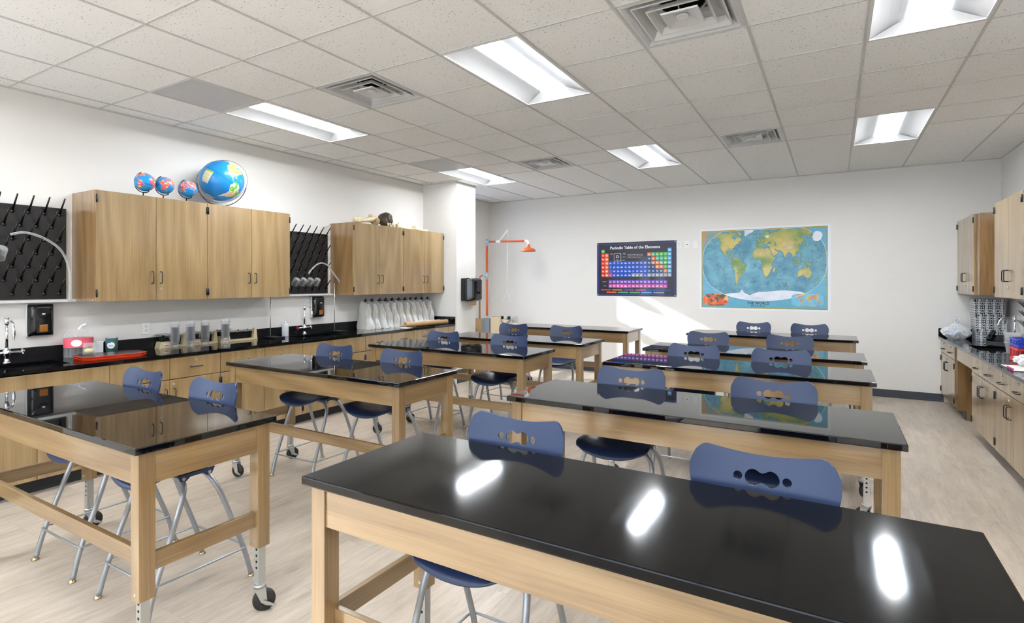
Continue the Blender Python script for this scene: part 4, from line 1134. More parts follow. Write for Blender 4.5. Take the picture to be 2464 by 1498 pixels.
def curved_oval(cx_, cz_, rx, rz_, rad, a0, m, g):
    g.grid(lambda u, v: Vector((rad*math.cos(a0+rx*v*math.cos(2*PI*u)/rad), rad*math.sin(a0+rx*v*math.cos(2*PI*u)/rad), cz_+rz_*v*math.sin(2*PI*u))), 28, 6, m)
AC = -0.55
g = MB(); curved_oval(0, 0.075, 0.030, 0.028, 0.0462, AC, 'label_white', g); curved_oval(0, 0.104, 0.013, 0.010, 0.0465, AC-0.2, 'label_blue', g)
g.build('label_patch', None, r, recalc=False)
tm = text_mesh('Salt', 0.022)
g = MB(); g.add_mesh(tm, Matrix.Translation((0.0468*math.cos(AC), 0.0468*math.sin(AC), 0.07)) @ Matrix.Rotation(AC, 4, 'Z') @ FACE_PX, 'ink')
for v in g.bm.verts:
    d = Vector((v.co.x, v.co.y)); ang = AC+(d.y*math.cos(AC)-d.x*math.sin(AC))/0.0468
    v.co.x = 0.0474*math.cos(ang); v.co.y = 0.0474*math.sin(ang)
g.build('lettering', None, r, recalc=False)
r = empty('salt_shaker', (-5.445, 2.235, 0.901), 0, 'small white lidded tub between the glass and the salt canister', 'tub')
box_obj('tub', -0.03, 0.03, -0.032, 0.032, 0, 0.10, 'frost_white', 0.006, r); box_obj('lid', -0.032, 0.032, -0.034, 0.034, 0.10, 0.114, 'white_plastic', 0.003, r)
# balances
def balance(y, Lb, label, x=-5.452):
    r = empty('triple_beam_balance', (x, y, 0.9005), 0, label, 'balance', 'triple beam balances on the worktop')
    g = MB(); g.prism([(0.0, 0.0), (0.115, 0.0), (0.100, 0.062), (0.018, 0.062)], 'X', -0.045, 0.04, 'cream_paint')
    g.box(-0.035, 0.03, 0.10, Lb-0.005, 0.0, 0.020, 'cream_paint', 0.002)
    g.prism([(Lb-0.05, 0.0), (Lb, 0.0), (Lb-0.012, 0.125), (Lb-0.032, 0.125)], 'X', -0.02, 0.02, 'cream_paint'); g.build('base', None, r)
    g = MB()
    for dx, dz in ((-0.022, 0.0), (0, 0.006), (0.022, 0.0)): g.box(dx-0.003, dx+0.003, 0.10, Lb-0.04, 0.098+dz, 0.108+dz)
    g.box(-0.026, 0.026, 0.095, 0.105, 0.07, 0.112); g.build('beams', 'pan_steel', r)
    g = MB(); g.box(-0.03, 0.03, 0.025, 0.095, 0.064, 0.098, bev=0.006); g.cyl((0, 0.055, 0.098), (0, 0.055, 0.122), 0.012); g.build('fulcrum', 'black_metal', r)
    for dy in (0.5, 0.75):
        g = MB(); g.box(-0.008, 0.008, Lb*dy-0.008, Lb*dy+0.008, 0.088, 0.122, bev=0.002); g.build('rider', 'chrome', r)
    g = MB(); g.lathe([(0.001, 0.122), (0.066, 0.124), (0.072, 0.130), (0.070, 0.131), (0.064, 0.127), (0.001, 0.125)], (0, 0.055, 0), seg=36); g.build('pan', 'pan_steel', r)
    g = MB(); g.box(0.0385, 0.0415, 0.04, 0.09, 0.02, 0.045, 'label_white'); g.box(0.0415, 0.042, 0.045, 0.085, 0.024, 0.030, 'tray_red'); g.build('sticker', None, r)
balance(2.715, 0.27, 'cream triple beam balance at the left, steel pan above its front')
balance(3.0, 0.29, 'cream triple beam balance in the middle, mostly hidden by tumbler stacks')
balance(3.305, 0.43, 'cream triple beam balance at the right end of the row')
# stacks of tumblers
g = MB(); g.lathe([(0.001, 0.004), (0.0275, 0.0), (0.029, 0.002), (0.038, 0.078), (0.041, 0.080), (0.0425, 0.1), (0.0405, 0.1), (0.0390, 0.081), (0.0365, 0.076), (0.0280, 0.006), (0.001, 0.006)], seg=28)
cup0 = g.build('tumbler', 'sheer_cup'); first = True
lev = ['bottom', 'second from bottom', 'third from bottom', 'third from top', 'second from top', 'top']
for si, (x, y, nm) in enumerate(((-5.345, 2.822, 'leftmost'), (-5.30, 2.94, 'second'), (-5.33, 3.10, 'third'), (-5.30, 3.288, 'rightmost'))):
    for k in range(6):
        c = cup0 if first else cup0.copy()
        if not first: COL.objects.link(c)
        first = False
        c.location = (x+0.0004*math.sin(k*2.1+si), y+0.0004*math.cos(k*3+si), 0.9008+k*0.031)
        tag(c, 'clear plastic tumbler, %s of the %s tumbler stack' % (lev[k], nm), 'cup', 'stacked clear plastic tumblers')
# wash bottle, ring stands
r = empty('wash_bottle', (-5.45, 4.10, 0.901), 0, 'squeeze bottle with blue liquid in the bottom', 'bottle')
g = MB(); g.lathe([(0.001, 0.0), (0.034, 0.0), (0.036, 0.004), (0.036, 0.05)], seg=24); g.build('liquid', 'blue_liquid', r)
g = MB(); g.lathe([(0.0365, 0.0), (0.0365, 0.128), (0.030, 0.142), (0.015, 0.148)], seg=24); g.build('bottle_body', 'sheer_white', r)
g = MB(); g.cyl((0, 0, 0.146), (0, 0, 0.168), 0.016, 0.013); g.cyl((0, 0, 0.168), (0, 0, 0.205), 0.004, 0.002, seg=8); g.build('nozzle_cap', 'frost_white', r)
def ring_stand(x, y, h, label, dx=0.0):
    r = empty('ring_stand', (x, y, 0.9005), 0, label, 'lab stand', 'black based rod stands')
    g = MB(); g.box(-0.07, 0.14, -0.06, 0.06, 0.004, 0.016, bev=0.003); g.box(0.11, 0.14, -0.055, 0.055, 0.0, 0.02, bev=0.002); g.box(-0.07, -0.04, -0.055, 0.055, 0.0, 0.006); g.build('base', 'black_metal', r)
    g = MB(); g.cyl((-0.04, 0, 0.014), (-0.04, 0, h), 0.0055, seg=12); g.build('rod', 'pan_steel', r)
ring_stand(-5.40, 3.90, 0.46, 'rod stand between the balances and the wash bottle')
ring_stand(-5.38, 4.795, 0.61, 'taller rod stand right of the second sink')
# draped dust covers over microscopes
def draped(k, y):
    rnd = random.Random(k)
    r = empty('draped_microscope', (-5.33+rnd.uniform(-0.01, 0.01), y, 0.9005), 0, None, 'microscope', 'bagged microscopes on the worktop')
    def f(u, v):
        a = 2*PI*u; ca, sa = math.cos(a), math.sin(a)
        hx = 0.133*(1-v)**0.9+0.06*v+0.012*math.sin(3*v*PI+k); hy = 0.061-0.027*v**1.5
        cx_ = (1-abs(ca)**3*0.08)
        wob = 1+0.05*math.sin(5*a+k*1.3+4*v)+0.05*math.sin(9*a-7*v+k)+0.04*math.sin(17*a+9*v)
        sgn = lambda t: (abs(t)**0.7)*(1 if t > 0 else -1)
        x = hx*sgn(ca)*wob*cx_; yy = hy*sgn(sa)*min(wob, 1.03)
        z = 0.375*v*(1-0.12*max(0, ca)*v)+0.004*math.sin(8*a+k)
        return Vector((x-0.02*v, yy+0.012*v*math.sin(k*2.0), max(0.0, z)))
    g = MB(); g.grid(f, 48, 24); g.build('plastic_bag', 'sheer_bag', r)
    g = MB(); g.tube(smooth_path([(-0.02, 0, 0.36), (-0.015, 0.004, 0.385), (0.0, 0.008, 0.398)], 4), 0.011, seg=8); g.tube([(-0.03, -0.02, 0.376), (0.02, 0.022, 0.372)], 0.006, seg=6); g.build('tie', 'black_plastic', r)
    g = MB()
    g.box(-0.09, 0.06, -0.035, 0.035, 0.002, 0.03, 'bone', 0.006); g.box(-0.06, -0.03, -0.02, 0.02, 0.03, 0.25, 'bone', 0.006); g.box(-0.02, 0.05, -0.035, 0.035, 0.10, 0.112, 'bone_dark')
    g.cyl((0.02, 0, 0.15), (0.02, 0, 0.24), 0.018, m='bone'); g.box(-0.05, 0.05, -0.025, 0.025, 0.24, 0.275, 'bone', 0.01); g.cyl((0.03, 0, 0.27), (-0.01, 0, 0.33), 0.014, m='black_plastic'); g.build('stand_and_tube', None, r)
    return r
NB = 11
for k in range(NB):
    c = draped(k, 5.235+k*0.128)
    nm = ['first', 'second', 'third', 'fourth', 'fifth', 'sixth', 'seventh', 'eighth', 'ninth', 'tenth', 'last'][k]
    c['label'] = 'microscope under a cloudy plastic bag, %s of the row counted from the sink' % nm
def roll(p0, p1, rad, m, label, name='paper_roll', inner='kraft_dark'):
    p0, p1 = Vector(p0), Vector(p1); d = p1-p0; q = d.to_track_quat('Z', 'Y').to_matrix().to_4x4(); q.translation = (0, 0, 0)
    r = empty(name, p0, 0, label, 'paper roll')
    g = MB(); g.lathe([(rad, 0), (rad, d.length), (rad-0.003, d.length), (rad-0.003, 0), (rad, 0)], seg=28); bmesh.ops.transform(g.bm, matrix=q, verts=g.bm.verts); g.build('tube_wall', m, r)
    g = MB(); g.cyl(d.normalized()*0.08, d.normalized()*0.085, rad-0.0035, seg=24); g.build('inside', inner, r)
roll((-5.10, 5.75, 0.936), (-4.985, 6.54, 0.936), 0.034, 'kraft', 'long brown cardboard tube lying at the front edge of the worktop', 'cardboard_tube')
roll((-5.165, 6.03, 0.934), (-5.085, 6.50, 0.934), 0.032, 'label_white', 'rolled white paper behind the long brown cardboard tube')
r = tag(box_obj('paper_sheets', -5.15, -4.95, 5.6, 5.73, 0.9005, 0.903, 'paper'), 'thin white papers at the open end of the cardboard tube', 'paper')

# ------------------------------------------------------------------ emergency shower and eyewash
px_, py_ = -5.385, 8.25
r = empty('emergency_shower', (px_, py_, 0), 0, 'tall orange pipe emergency shower with a bell shaped head', 'emergency shower')
g = MB(); g.cyl((0, 0, 0.01), (0, 0, 2.22), 0.021, seg=20); g.lathe([(0.001, 0.012), (0.08, 0.012), (0.085, 0.0)], seg=24); g.build('standpipe', 'orange_paint', r)
g = MB(); g.tube([(0.03, 0, 2.25), (0.80, 0, 2.235)], 0.018, seg=14); g.build('arm', 'orange_paint', r)
g = MB(); g.cyl((0, 0, 2.17), (0, 0, 2.30), 0.027); g.cyl((0, 0, 2.25), (0.05, 0, 2.249), 0.026); g.build('elbow', 'galvanized', r)
g = MB(); g.cyl((0, 0, 1.57), (0, 0, 1.70), 0.027); g.cyl((0, 0, 1.64), (-0.07, -0.02, 1.64), 0.024); g.build('tee', 'galvanized', r)
g = MB(); g.cyl((0, 0, 0.64), (0, 0, 0.92), 0.027); g.build('lower_tee', 'galvanized', r)
g = MB(); g.cyl((0.20, 0, 2.247), (0.29, 0, 2.245), 0.027); g.prism([(0.255, 2.26), (0.275, 2.26), (0.44, 2.43), (0.425, 2.445)], 'Y', -0.008, 0.008); g.build('pull_valve', 'white_metal', r)
g = MB(); g.tube(smooth_path([(0.785, 0, 2.236), (0.83, 0, 2.232), (0.85, 0, 2.205), (0.85, 0, 2.17)], 5), 0.020, seg=14); g.build('head_elbow', 'white_metal', r)
g = MB(); g.lathe([(0.024, 2.18), (0.028, 2.14), (0.05, 2.115), (0.115, 2.09), (0.126, 2.065), (0.126, 2.052), (0.118, 2.052), (0.10, 2.07), (0.001, 2.08)], (0.85, 0, 0), seg=36); g.build('shower_head', 'orange_paint', r)
g = MB(); g.tube([(0.43, 0, 2.435), (0.432, 0, 2.2), (0.428, 0, 1.9), (0.415, 0, 1.40)], 0.0042, seg=8); g.build('pull_rod', 'white_metal', r)
g = MB(); g.tube([(0.415, 0, 1.40), (0.33, 0, 1.175), (0.50, 0, 1.175), (0.415, 0, 1.40)], 0.003, seg=6); g.build('pull_triangle', 'white_metal', r)
g = MB(); g.tube([(0.02, 0, 0.70), (0.30, -0.04, 0.685)], 0.020, seg=14); g.build('eyewash_arm', 'white_metal', r)
g = MB(); g.tube([(0.02, 0, 0.87), (0.30, -0.04, 0.865)], 0.006, seg=8); g.cyl((0.10, -0.012, 0.868), (0.13, -0.016, 0.868), 0.010, seg=10); g.build('water_line', 'chrome', r)
g = MB(); g.lathe([(0.02, 0.76), (0.05, 0.80), (0.135, 0.86), (0.14, 0.875), (0.13, 0.868), (0.05, 0.81), (0.001, 0.80)], (0.42, -0.05, 0), seg=32); g.cyl((0.42, -0.05, 0.69), (0.42, -0.05, 0.78), 0.02); g.build('eyewash_bowl', 'chrome', r)
for dx in (-0.07, 0.07):
    g = MB(); g.lathe([(0.012, 0.87), (0.03, 0.885), (0.032, 0.92), (0.02, 0.93), (0.001, 0.93)], (0.42+dx, -0.05, 0), seg=18); g.build('eyewash_nozzle', 'black_plastic', r)
g = MB(); g.box(0.56, 0.66, -0.054, -0.050, 0.82, 0.93, bev=0.001); g.build('push_plate', 'pan_steel', r)
g = MB(); g.tube([(0, 0, 0.02), (0, 0, 1.55)]+smooth_path([(0, 0, 1.57), (0.005, 0.002, 1.615), (0.03, 0.01, 1.638), (0.062, 0.020, 1.64)], 4), 0.014, seg=12); cp = g.build('supply_pipe', 'copper', r); cp.location = (-0.13, -0.04, 0)

r = empty('towel_dispenser', (-4.884, 6.91, 1.228), RZL, 'black and grey paper towel dispenser on the white column', 'towel dispenser')
g = MB(); g.box(-0.155, 0.155, -0.10, 0.0, 0.01, 0.355, bev=0.012); g.build('back_case', 'black_plastic', r)
g = MB()
def tf(u, v):
    x = -0.157+0.314*u; z = 0.0+0.362*v; e = max(abs(2*u-1)**5, abs(2*v-1)**9)
    return Vector((x, -0.105-0.125*(1-e), z))
g.grid(tf, 26, 24); g.build('cover', 'gloss_black', r)
g = MB(); g.box(-0.05, 0.045, -0.236, -0.226, 0.15, 0.33, bev=0.004); g.build('side_window', 'poster_black', r)
g = MB(); g.grid(lambda u, v: Vector((-0.09+0.16*u, -0.13-0.01*math.sin(PI*u), 0.0-0.055*v-(0.006 if int(u*22) % 2 and v > 0.9 else 0))), 22, 2); g.build('towel', 'kraft', r, solid=0.001)
# flattened cardboard leaning beside the column
def leaning(x, y0, y1, h, th, lean, m, label, rz=0.0, letters=None):
    r = empty('cardboard_box', (x, y0, 0.001), rz, label, 'cardboard', 'flattened cardboard leaning by the column')
    g = MB(); sh = math.tan(lean)*h
    g.prism([(0, 0), (th, 0), (th-sh, h), (-sh, h)], 'Y', 0, y1-y0, m); g.build('panel', None, r)
    if letters:
        tm_ = text_mesh(letters, 0.05, 'LEFT'); g = MB()
        M = Matrix.Translation((0.0, -0.0015, h-0.06)) @ Matrix.Rotation(PI/2, 4, 'X')
    return r
def carton(x, y, w, d, h, m, label, rz):
    r = empty('cardboard_box', (x, y, 0.001), rz, label, 'cardboard', 'cardboard boxes by the column')
    g = MB(); g.box(0, w, 0, d, 0, h, bev=0.004); g.build('panel', m, r)
    g = MB(); g.box(w*0.1, w*0.9, d*0.3, d*0.7, h, h+0.004); g.build('flap_edge', 'kraft_dark', r)
    return r
c1 = carton(-5.22, 7.42, 0.27, 0.05, 0.92, 'kraft', 'brown printed cardboard carton standing beside the white column', 0.10)
g = MB()
for k in range(9):
    g.box(0.045+0.0*k, 0.045+0.15*(0.6+0.4*math.sin(k*2.3)**2), -0.0012, -0.0004, 0.62+0.022*k, 0.626+0.022*k)
c1t = g.build('printing', 'kraft_dark', c1)
carton(-4.95, 7.44, 0.13, 0.06, 0.93, 'grey_card', 'grey cardboard sheet between the two brown cartons', 0.05)
carton(-4.80, 7.46, 0.17, 0.05, 0.96, 'pale_card', 'pale brown cardboard sheet nearest the orange shower pipe', 0.0)

# ------------------------------------------------------------------ periodic table poster
PX0, PX1, PZ0, PZ1 = -3.485, -2.149, 1.294, 2.189
PW, PH = PX1-PX0, PZ1-PZ0
r = empty('periodic_table_poster', (PX0, YF-0.004, PZ0), 0, 'dark periodic table of the elements poster on the far wall', 'poster')
def rect(g, u0, u1, v0, v1, m, y=-0.0012):     # u,v as fractions from the poster's top left
    g.quad([(u0*PW, y, (1-v1)*PH), (u1*PW, y, (1-v1)*PH), (u1*PW, y, (1-v0)*PH), (u0*PW, y, (1-v0)*PH)], m)
g = MB(); g.box(0, PW, -0.001, 0.002, 0, PH, 'poster_black')
a, b2, t1, t2 = 0.022, 0.03, 0.976, 0.962
e = 0.0035
for (u0, u1, v0, v1) in ((0.02, 0.98, 0.03, 0.03+e*1.4), (0.02, 0.98, 0.97, 0.97+e*1.4), (0.02, 0.02+e, 0.03, 0.975), (0.977, 0.977+e, 0.03, 0.975)): rect(g, u0, u1, v0, v1, 'poster_blue_line')
COLS = {'r': 'pt_red', 'o': 'pt_orange', 'b': 'pt_blue', 'n': 'pt_navy', 'g': 'pt_green', 't': 'pt_teal', 'c': 'pt_cyan', 'x': 'pt_grey', 'p': 'pt_purple', 'm': 'pt_pink', 'd': 'pt_dorange'}
ROWS = [
 [('H', 0, 'g'), ('He', 17, 'c')],
 [('Li', 0, 'r'), ('Be', 1, 'o'), ('B', 12, 'd'), ('C', 13, 't'), ('N', 14, 'g'), ('O', 15, 'g'), ('F', 16, 'g'), ('Ne', 17, 'c')],
 [('Na', 0, 'r'), ('Mg', 1, 'o'), ('Al', 12, 'n'), ('Si', 13, 'd'), ('P', 14, 't'), ('S', 15, 't'), ('Cl', 16, 'g'), ('Ar', 17, 'c')],
 list(zip('K Ca Sc Ti V Cr Mn Fe Co Ni Cu Zn Ga Ge As Se Br Kr'.split(), range(18), 'robbbbbbbbbbnddtgc')),
 list(zip('Rb Sr Y Zr Nb Mo Tc Ru Rh Pd Ag Cd In Sn Sb Te I Xe'.split(), range(18), 'robbbbbbbbbbnnddgc')),
 list(zip('Cs Ba . Hf Ta W Re Os Ir Pt Au Hg Tl Pb Bi Po At Rn'.split(), range(18), 'ropbbbbbbbbbnnnndc')),
 list(zip('Fr Ra . Rf Db Sg Bh Hs Mt Ds Rg Cn Nh Fl Mc Lv Ts Og'.split(), range(18), 'rombbbbbxxxbxxxxxx'))]
SX, SY = 0.0493, 0.075; CX0, CY0 = 0.081, 0.163
texts = []
def cell(c, v, sym, k):
    u = CX0+c*SX; rect(g, u-SX*0.45, u+SX*0.45, v-SY*0.43, v+SY*0.43, COLS[k])
    if sym != '.': texts.append((sym, u, v+0.004, 0.030))
for ri, row in enumerate(ROWS):
    for sym, c, k in row: cell(c, CY0+ri*SY+(-0.045 if c == 17 and ri == 0 else 0)*0, sym, k)
for c, sym in enumerate('La Ce Pr Nd Pm Sm Eu Gd Tb Dy Ho Er Tm Yb Lu'.split()): cell(c+2, 0.735, sym, 'p')
for c, sym in enumerate('Ac Th Pa U Np Pu Am Cm Bk Cf Es Fm Md No Lr'.split()): cell(c+2, 0.812, sym, 'm')
for k, m_ in enumerate(('r', 'o', 'p', 'm', 'b', 'n')): rect(g, 0.055+k*0.149, 0.055+k*0.149+0.13, 0.878, 0.898, COLS[m_])
for k, m_ in enumerate(('d', 't', 'g', 'c', 'x')): rect(g, 0.128+k*0.149, 0.128+k*0.149+0.13, 0.922, 0.942, COLS[m_])
for (u0, u1, v0, v1) in ((0.225, 0.315, 0.205, 0.210), (0.225, 0.315, 0.345, 0.350), (0.225, 0.228, 0.205, 0.35), (0.312, 0.315, 0.205, 0.35)): rect(g, u0, u1, v0, v1, 'poster_white')
for v in (0.22, 0.275, 0.335): rect(g, 0.318, 0.338, v, v+0.0025, 'poster_white')
g.build('sheet', None, r, recalc=False)
texts += [('Periodic Table of the Elements', 0.49, 0.105, 0.068), ('O', 0.27, 0.27, 0.062), ('Oxygen', 0.27, 0.328, 0.016),
          ('Electrons in shells of all atoms shown', 0.50, 0.235, 0.017), ('that depict the composition, structure,', 0.50, 0.26, 0.017), ('properties and change of matter', 0.485, 0.285, 0.017),
          ('Atomic\nnumber', 0.195, 0.215, 0.014), ('Atomic\nweight', 0.36, 0.215, 0.014), ('Symbol', 0.36, 0.275, 0.014), ('Name', 0.355, 0.335, 0.014),
          ('Lanthanide', 0.10, 0.735, 0.017), ('Actinide', 0.105, 0.812, 0.017)]
g = MB(); cache = {}
for body, u, v, sz in texts:
    key = (body, sz)
    if key not in cache: cache[key] = text_mesh(body, sz, 'CENTER', 0.0012 if sz > 0.025 else 0.0)
    g.add_mesh(cache[key], Matrix.Translation((u*PW, -0.0022, (1-v)*PH)) @ FACE_MY, 'poster_white')
g.build('lettering', None, r, recalc=False)
for (u, v) in ((0.012, 0.02), (0.985, 0.02), (0.012, 0.98), (0.985, 0.98)):
    g = MB(); g.cyl((u*PW, -0.001, (1-v)*PH), (u*PW, -0.004, (1-v)*PH), 0.008, seg=14); g.build('grommet', 'zinc', r)

# ------------------------------------------------------------------ world map poster
MX0, MX1, MZ0, MZ1 = -1.765, -0.075, 1.135, 2.308
MW, MH = MX1-MX0, MZ1-MZ0
r = empty('world_map_poster', (MX0, YF-0.004, MZ0), 0, 'large physical world map with a gold border, taped to the far wall', 'poster')
g = MB(); g.box(-0.03, MW+0.035, -0.0004, 0.002, -0.025, MH+0.03); g.build('clear_margin', 'frost_white', r)
g = MB(); bw = 0.014
g.box(0, MW, -0.002, -0.0006, 0, bw, 'gold_border'); g.box(0, MW, -0.002, -0.0006, MH-bw, MH, 'gold_border'); g.box(0, bw, -0.002, -0.0006, bw, MH-bw, 'gold_border'); g.box(MW-bw, MW, -0.002, -0.0006, bw, MH-bw, 'gold_border')
g.build('border', None, r)
nx, nz = 520, 350
uu, vv = np.meshgrid(np.linspace(0, 1, nx+1), np.linspace(0, 1, nz+1), indexing='ij')
X = (uu*MW).ravel(); Z = (vv*MH).ravel(); U = uu.ravel(); V = vv.ravel()
Ox, Oz, Rx, Rz = 0.502, 0.585, 0.492, 0.485     # oval in map fractions
py = (V-Oz)/Rz                                  # -1..1
lat = np.clip(py*0.96, -1, 1)*94
wl = np.sqrt(np.clip(1-(np.abs(py)*0.86)**2.3, 0.02, 1))
lon = (U-Ox)/(Rx*wl)*180
lon_c = lon
whole = np.abs(lon) <= 180
W_ = land_mask(np.clip(lon_c+10, -180, 190), lat); W_[~whole] = -1
P3 = np.stack([X*3.0, Z*3.0, np.zeros_like(X)], 1)
def fast_noise(x, z, sc, seed):
    rs = np.random.RandomState(seed); out = np.zeros_like(x); amp = 1.0
    for o_ in range(5):
        G = rs.rand(64, 64); fx = (x*sc) % 63; fz = (z*sc) % 63
        i = fx.astype(int); j = fz.astype(int); tx = fx-i; tz = fz-j; tx = tx*tx*(3-2*tx); tz = tz*tz*(3-2*tz)
        out += amp*((G[i, j]*(1-tx)+G[i+1, j]*tx)*(1-tz)+(G[i, j+1]*(1-tx)+G[i+1, j+1]*tx)*tz-0.5); amp *= 0.55; sc *= 2.05
    return out
n1 = fast_noise(X, Z, 5, 1); n2 = fast_noise(X, Z, 14, 2); n3 = fast_noise(X, Z, 3, 3)
def mixc(a, b_, t): t = np.clip(t, 0, 1)[:, None]; return lin(a)*(1-t)+lin(b_)*t
cols = mixc((44, 116, 146), (112, 174, 190), 0.45+0.55*n1+0.35*n2)
ridge = np.abs(fast_noise(X, Z, 6, 9)) < 0.022
cols[ridge] = cols[ridge]*0.55
out_c = mixc((84, 158, 190), (98, 170, 196), 0.5+n2)
inside = ((U-Ox)/Rx)**2*0 + 1
oval = (np.abs((U-Ox)/Rx)**2.2+np.abs((V-Oz)/Rz)**2.6) <= 1.0
cols[~oval] = out_c[~oval]
land = (W_ >= 0) & oval
green = np.clip(0.5+1.0*n1, 0, 1)
lc = mixc((196, 178, 96), (98, 138, 62), 0.35+1.1*n1+0.25*n2)
trop = np.exp(-(lat/11.0)**2); lc = lc*(1-trop[:, None]*0.7)+lin((72, 128, 52))*trop[:, None]*0.7
north = np.clip((lat-52)/16, 0, 1); lc = lc*(1-north[:, None]*0.6)+lin((118, 148, 78))*north[:, None]*0.6
lonr = lon_c+10
def blobm(c0, c1, r0, r1): return np.exp(-(((lonr-c0)/r0)**2+((lat-c1)/r1)**2)**1.6)[:, None]
dc = mixc((206, 190, 108), (178, 156, 104), 0.5+n2)
for bb in ((8, 23, 26, 10), (46, 23, 11, 10), (92, 42, 24, 7), (128, -24, 14, 7), (22, -25, 8, 8), (-108, 34, 10, 9), (-69, -30, 6, 18)):
    w_ = blobm(*bb)*0.9; lc = lc*(1-w_)+dc*w_
w_ = blobm(88, 33, 15, 5); lc = lc*(1-w_)+mixc((176, 150, 112), (206, 190, 158), 0.5+n2)*w_
cols[land] = lc[land]
icei = [NAMES.index('ant'), NAMES.index('gl')]
ice = land & np.isin(W_, icei); cols[ice] = mixc((226, 226, 236), (206, 214, 226), 0.5+n2)[ice]
# coast glow: pale shelf
img = land.reshape(nx+1, nz+1); near = np.zeros_like(img)
for dx in (-2, -1, 0, 1, 2):
    for dz in (-2, -1, 0, 1, 2): near |= np.roll(np.roll(img, dx, 0), dz, 1)
shelf = near.ravel() & ~land & oval; cols[shelf] = cols[shelf]*0.45+lin((70, 140, 140))*0.3
# inset maps
def inset(cx_, cz_, rx_, rz_, landc, seac, p=4.0, border=None):
    du = (U-cx_)/rx_; dv = (V-cz_)/rz_; m_ = (np.abs(du)**p+np.abs(dv)**p) <= 1
    w2 = land_mask(du*178, dv*84); l2 = (w2 >= 0) & m_
    s_ = mixc(seac[0], seac[1], 0.5+1.6*n2); cols[m_] = s_[m_]; l_ = mixc(landc[0], landc[1], 0.5+1.6*n2); cols[l2] = l_[l2]
inset(0.122, 0.105, 0.108, 0.078, ((60, 84, 50), (44, 70, 54)), ((222, 84, 44), (240, 168, 84)), 3.0)
inset(0.852, 0.115, 0.118, 0.075, ((206, 132, 84), (204, 186, 90)), ((104, 180, 212), (112, 186, 214)), 5.0)
# corner insets of the poles
cor = (U < 0.17) & (V > 0.72) & ~oval; cc_ = mixc((96, 150, 160), (190, 140, 80), 0.5+2.4*n3); cols[cor] = cc_[cor]
m_ = ((U-0.925)/0.035)**2+((V-0.88)/0.06)**2 <= 1+0.5*n2; cols[m_] = lin((228, 232, 238))
m_ = ((U-0.83)/0.03)**2+((V-0.965)/0.04)**2 <= 1+0.8*n2; cols[m_] = lin((150, 150, 80))
vs = np.stack([X, np.full_like(X, -0.0012), Z], 1)
me = bpy.data.meshes.new('map_sheet')
idx = np.arange((nx+1)*(nz+1)).reshape(nx+1, nz+1)
quads = np.stack([idx[:-1, :-1], idx[1:, :-1], idx[1:, 1:], idx[:-1, 1:]], -1).reshape(-1, 4)
me.vertices.add(len(vs)); me.vertices.foreach_set('co', vs.ravel())
me.loops.add(len(quads)*4); me.loops.foreach_set('vertex_index', quads.ravel())
me.polygons.add(len(quads)); me.polygons.foreach_set('loop_start', np.arange(0, len(quads)*4, 4)); me.update(calc_edges=True); me.validate()
paint(me, cols); me.materials.append(MATS['vertex_paint'])
o = bpy.data.objects.new('map_sheet', me); COL.objects.link(o); o.parent = r
# oval line
pts = []
for k in range(121):
    t = 2*PI*k/120; ca, sa = math.cos(t), math.sin(t)
    pts.append((max(min((Ox+Rx*math.copysign(abs(ca)**(2/2.2), ca)), 0.995), 0.005)*MW, -0.002, min(max(Oz+Rz*math.copysign(abs(sa)**(2/2.6), sa), 0.012), 0.988)*MH))
g = MB(); g.tube(pts[:-1], 0.0022, seg=6, closed=True); g.build('oval_line', 'poster_white', r)
g = MB()
g.add_mesh(text_mesh('THE WORLD', 0.052, 'CENTER', 0.001), Matrix.Translation((0.475*MW, -0.002, 0.066*MH)) @ FACE_MY, 'ink')
g.add_mesh(text_mesh('P H Y S I C A L', 0.032, 'CENTER', 0.0006), Matrix.Translation((0.475*MW, -0.002, 0.032*MH)) @ FACE_MY, 'ink')
g.add_mesh(text_mesh('A N T A R C T I C A', 0.014, 'CENTER'), Matrix.Translation((0.47*MW, -0.002, 0.130*MH)) @ FACE_MY, 'ink')
for body, u, v, sz in (('ATLANTIC\nOCEAN', 0.36, 0.70, 0.016), ('ATLANTIC\nOCEAN', 0.43, 0.33, 0.016), ('PACIFIC  OCEAN', 0.12, 0.55, 0.016), ('INDIAN  OCEAN', 0.66, 0.36, 0.016), ('PACIFIC\nOCEAN', 0.93, 0.62, 0.016), ('AFRICA', 0.50, 0.55, 0.014), ('ASIA', 0.68, 0.76, 0.016), ('EUROPE', 0.52, 0.76, 0.012), ('NORTH AMERICA', 0.26, 0.76, 0.013), ('SOUTH\nAMERICA', 0.31, 0.45, 0.013), ('AUSTRALIA', 0.83, 0.36, 0.013)):
    g.add_mesh(text_mesh(body, sz), Matrix.Translation((u*MW, -0.002, v*MH)) @ FACE_MY, 'ink')
g.build('lettering', None, r, recalc=False)

# ------------------------------------------------------------------ right hand wall
RZR = -PI/2
RF = 1.176+DT; RZT = 0.836
wr = 'pale fronted wall cabinets on the right wall'
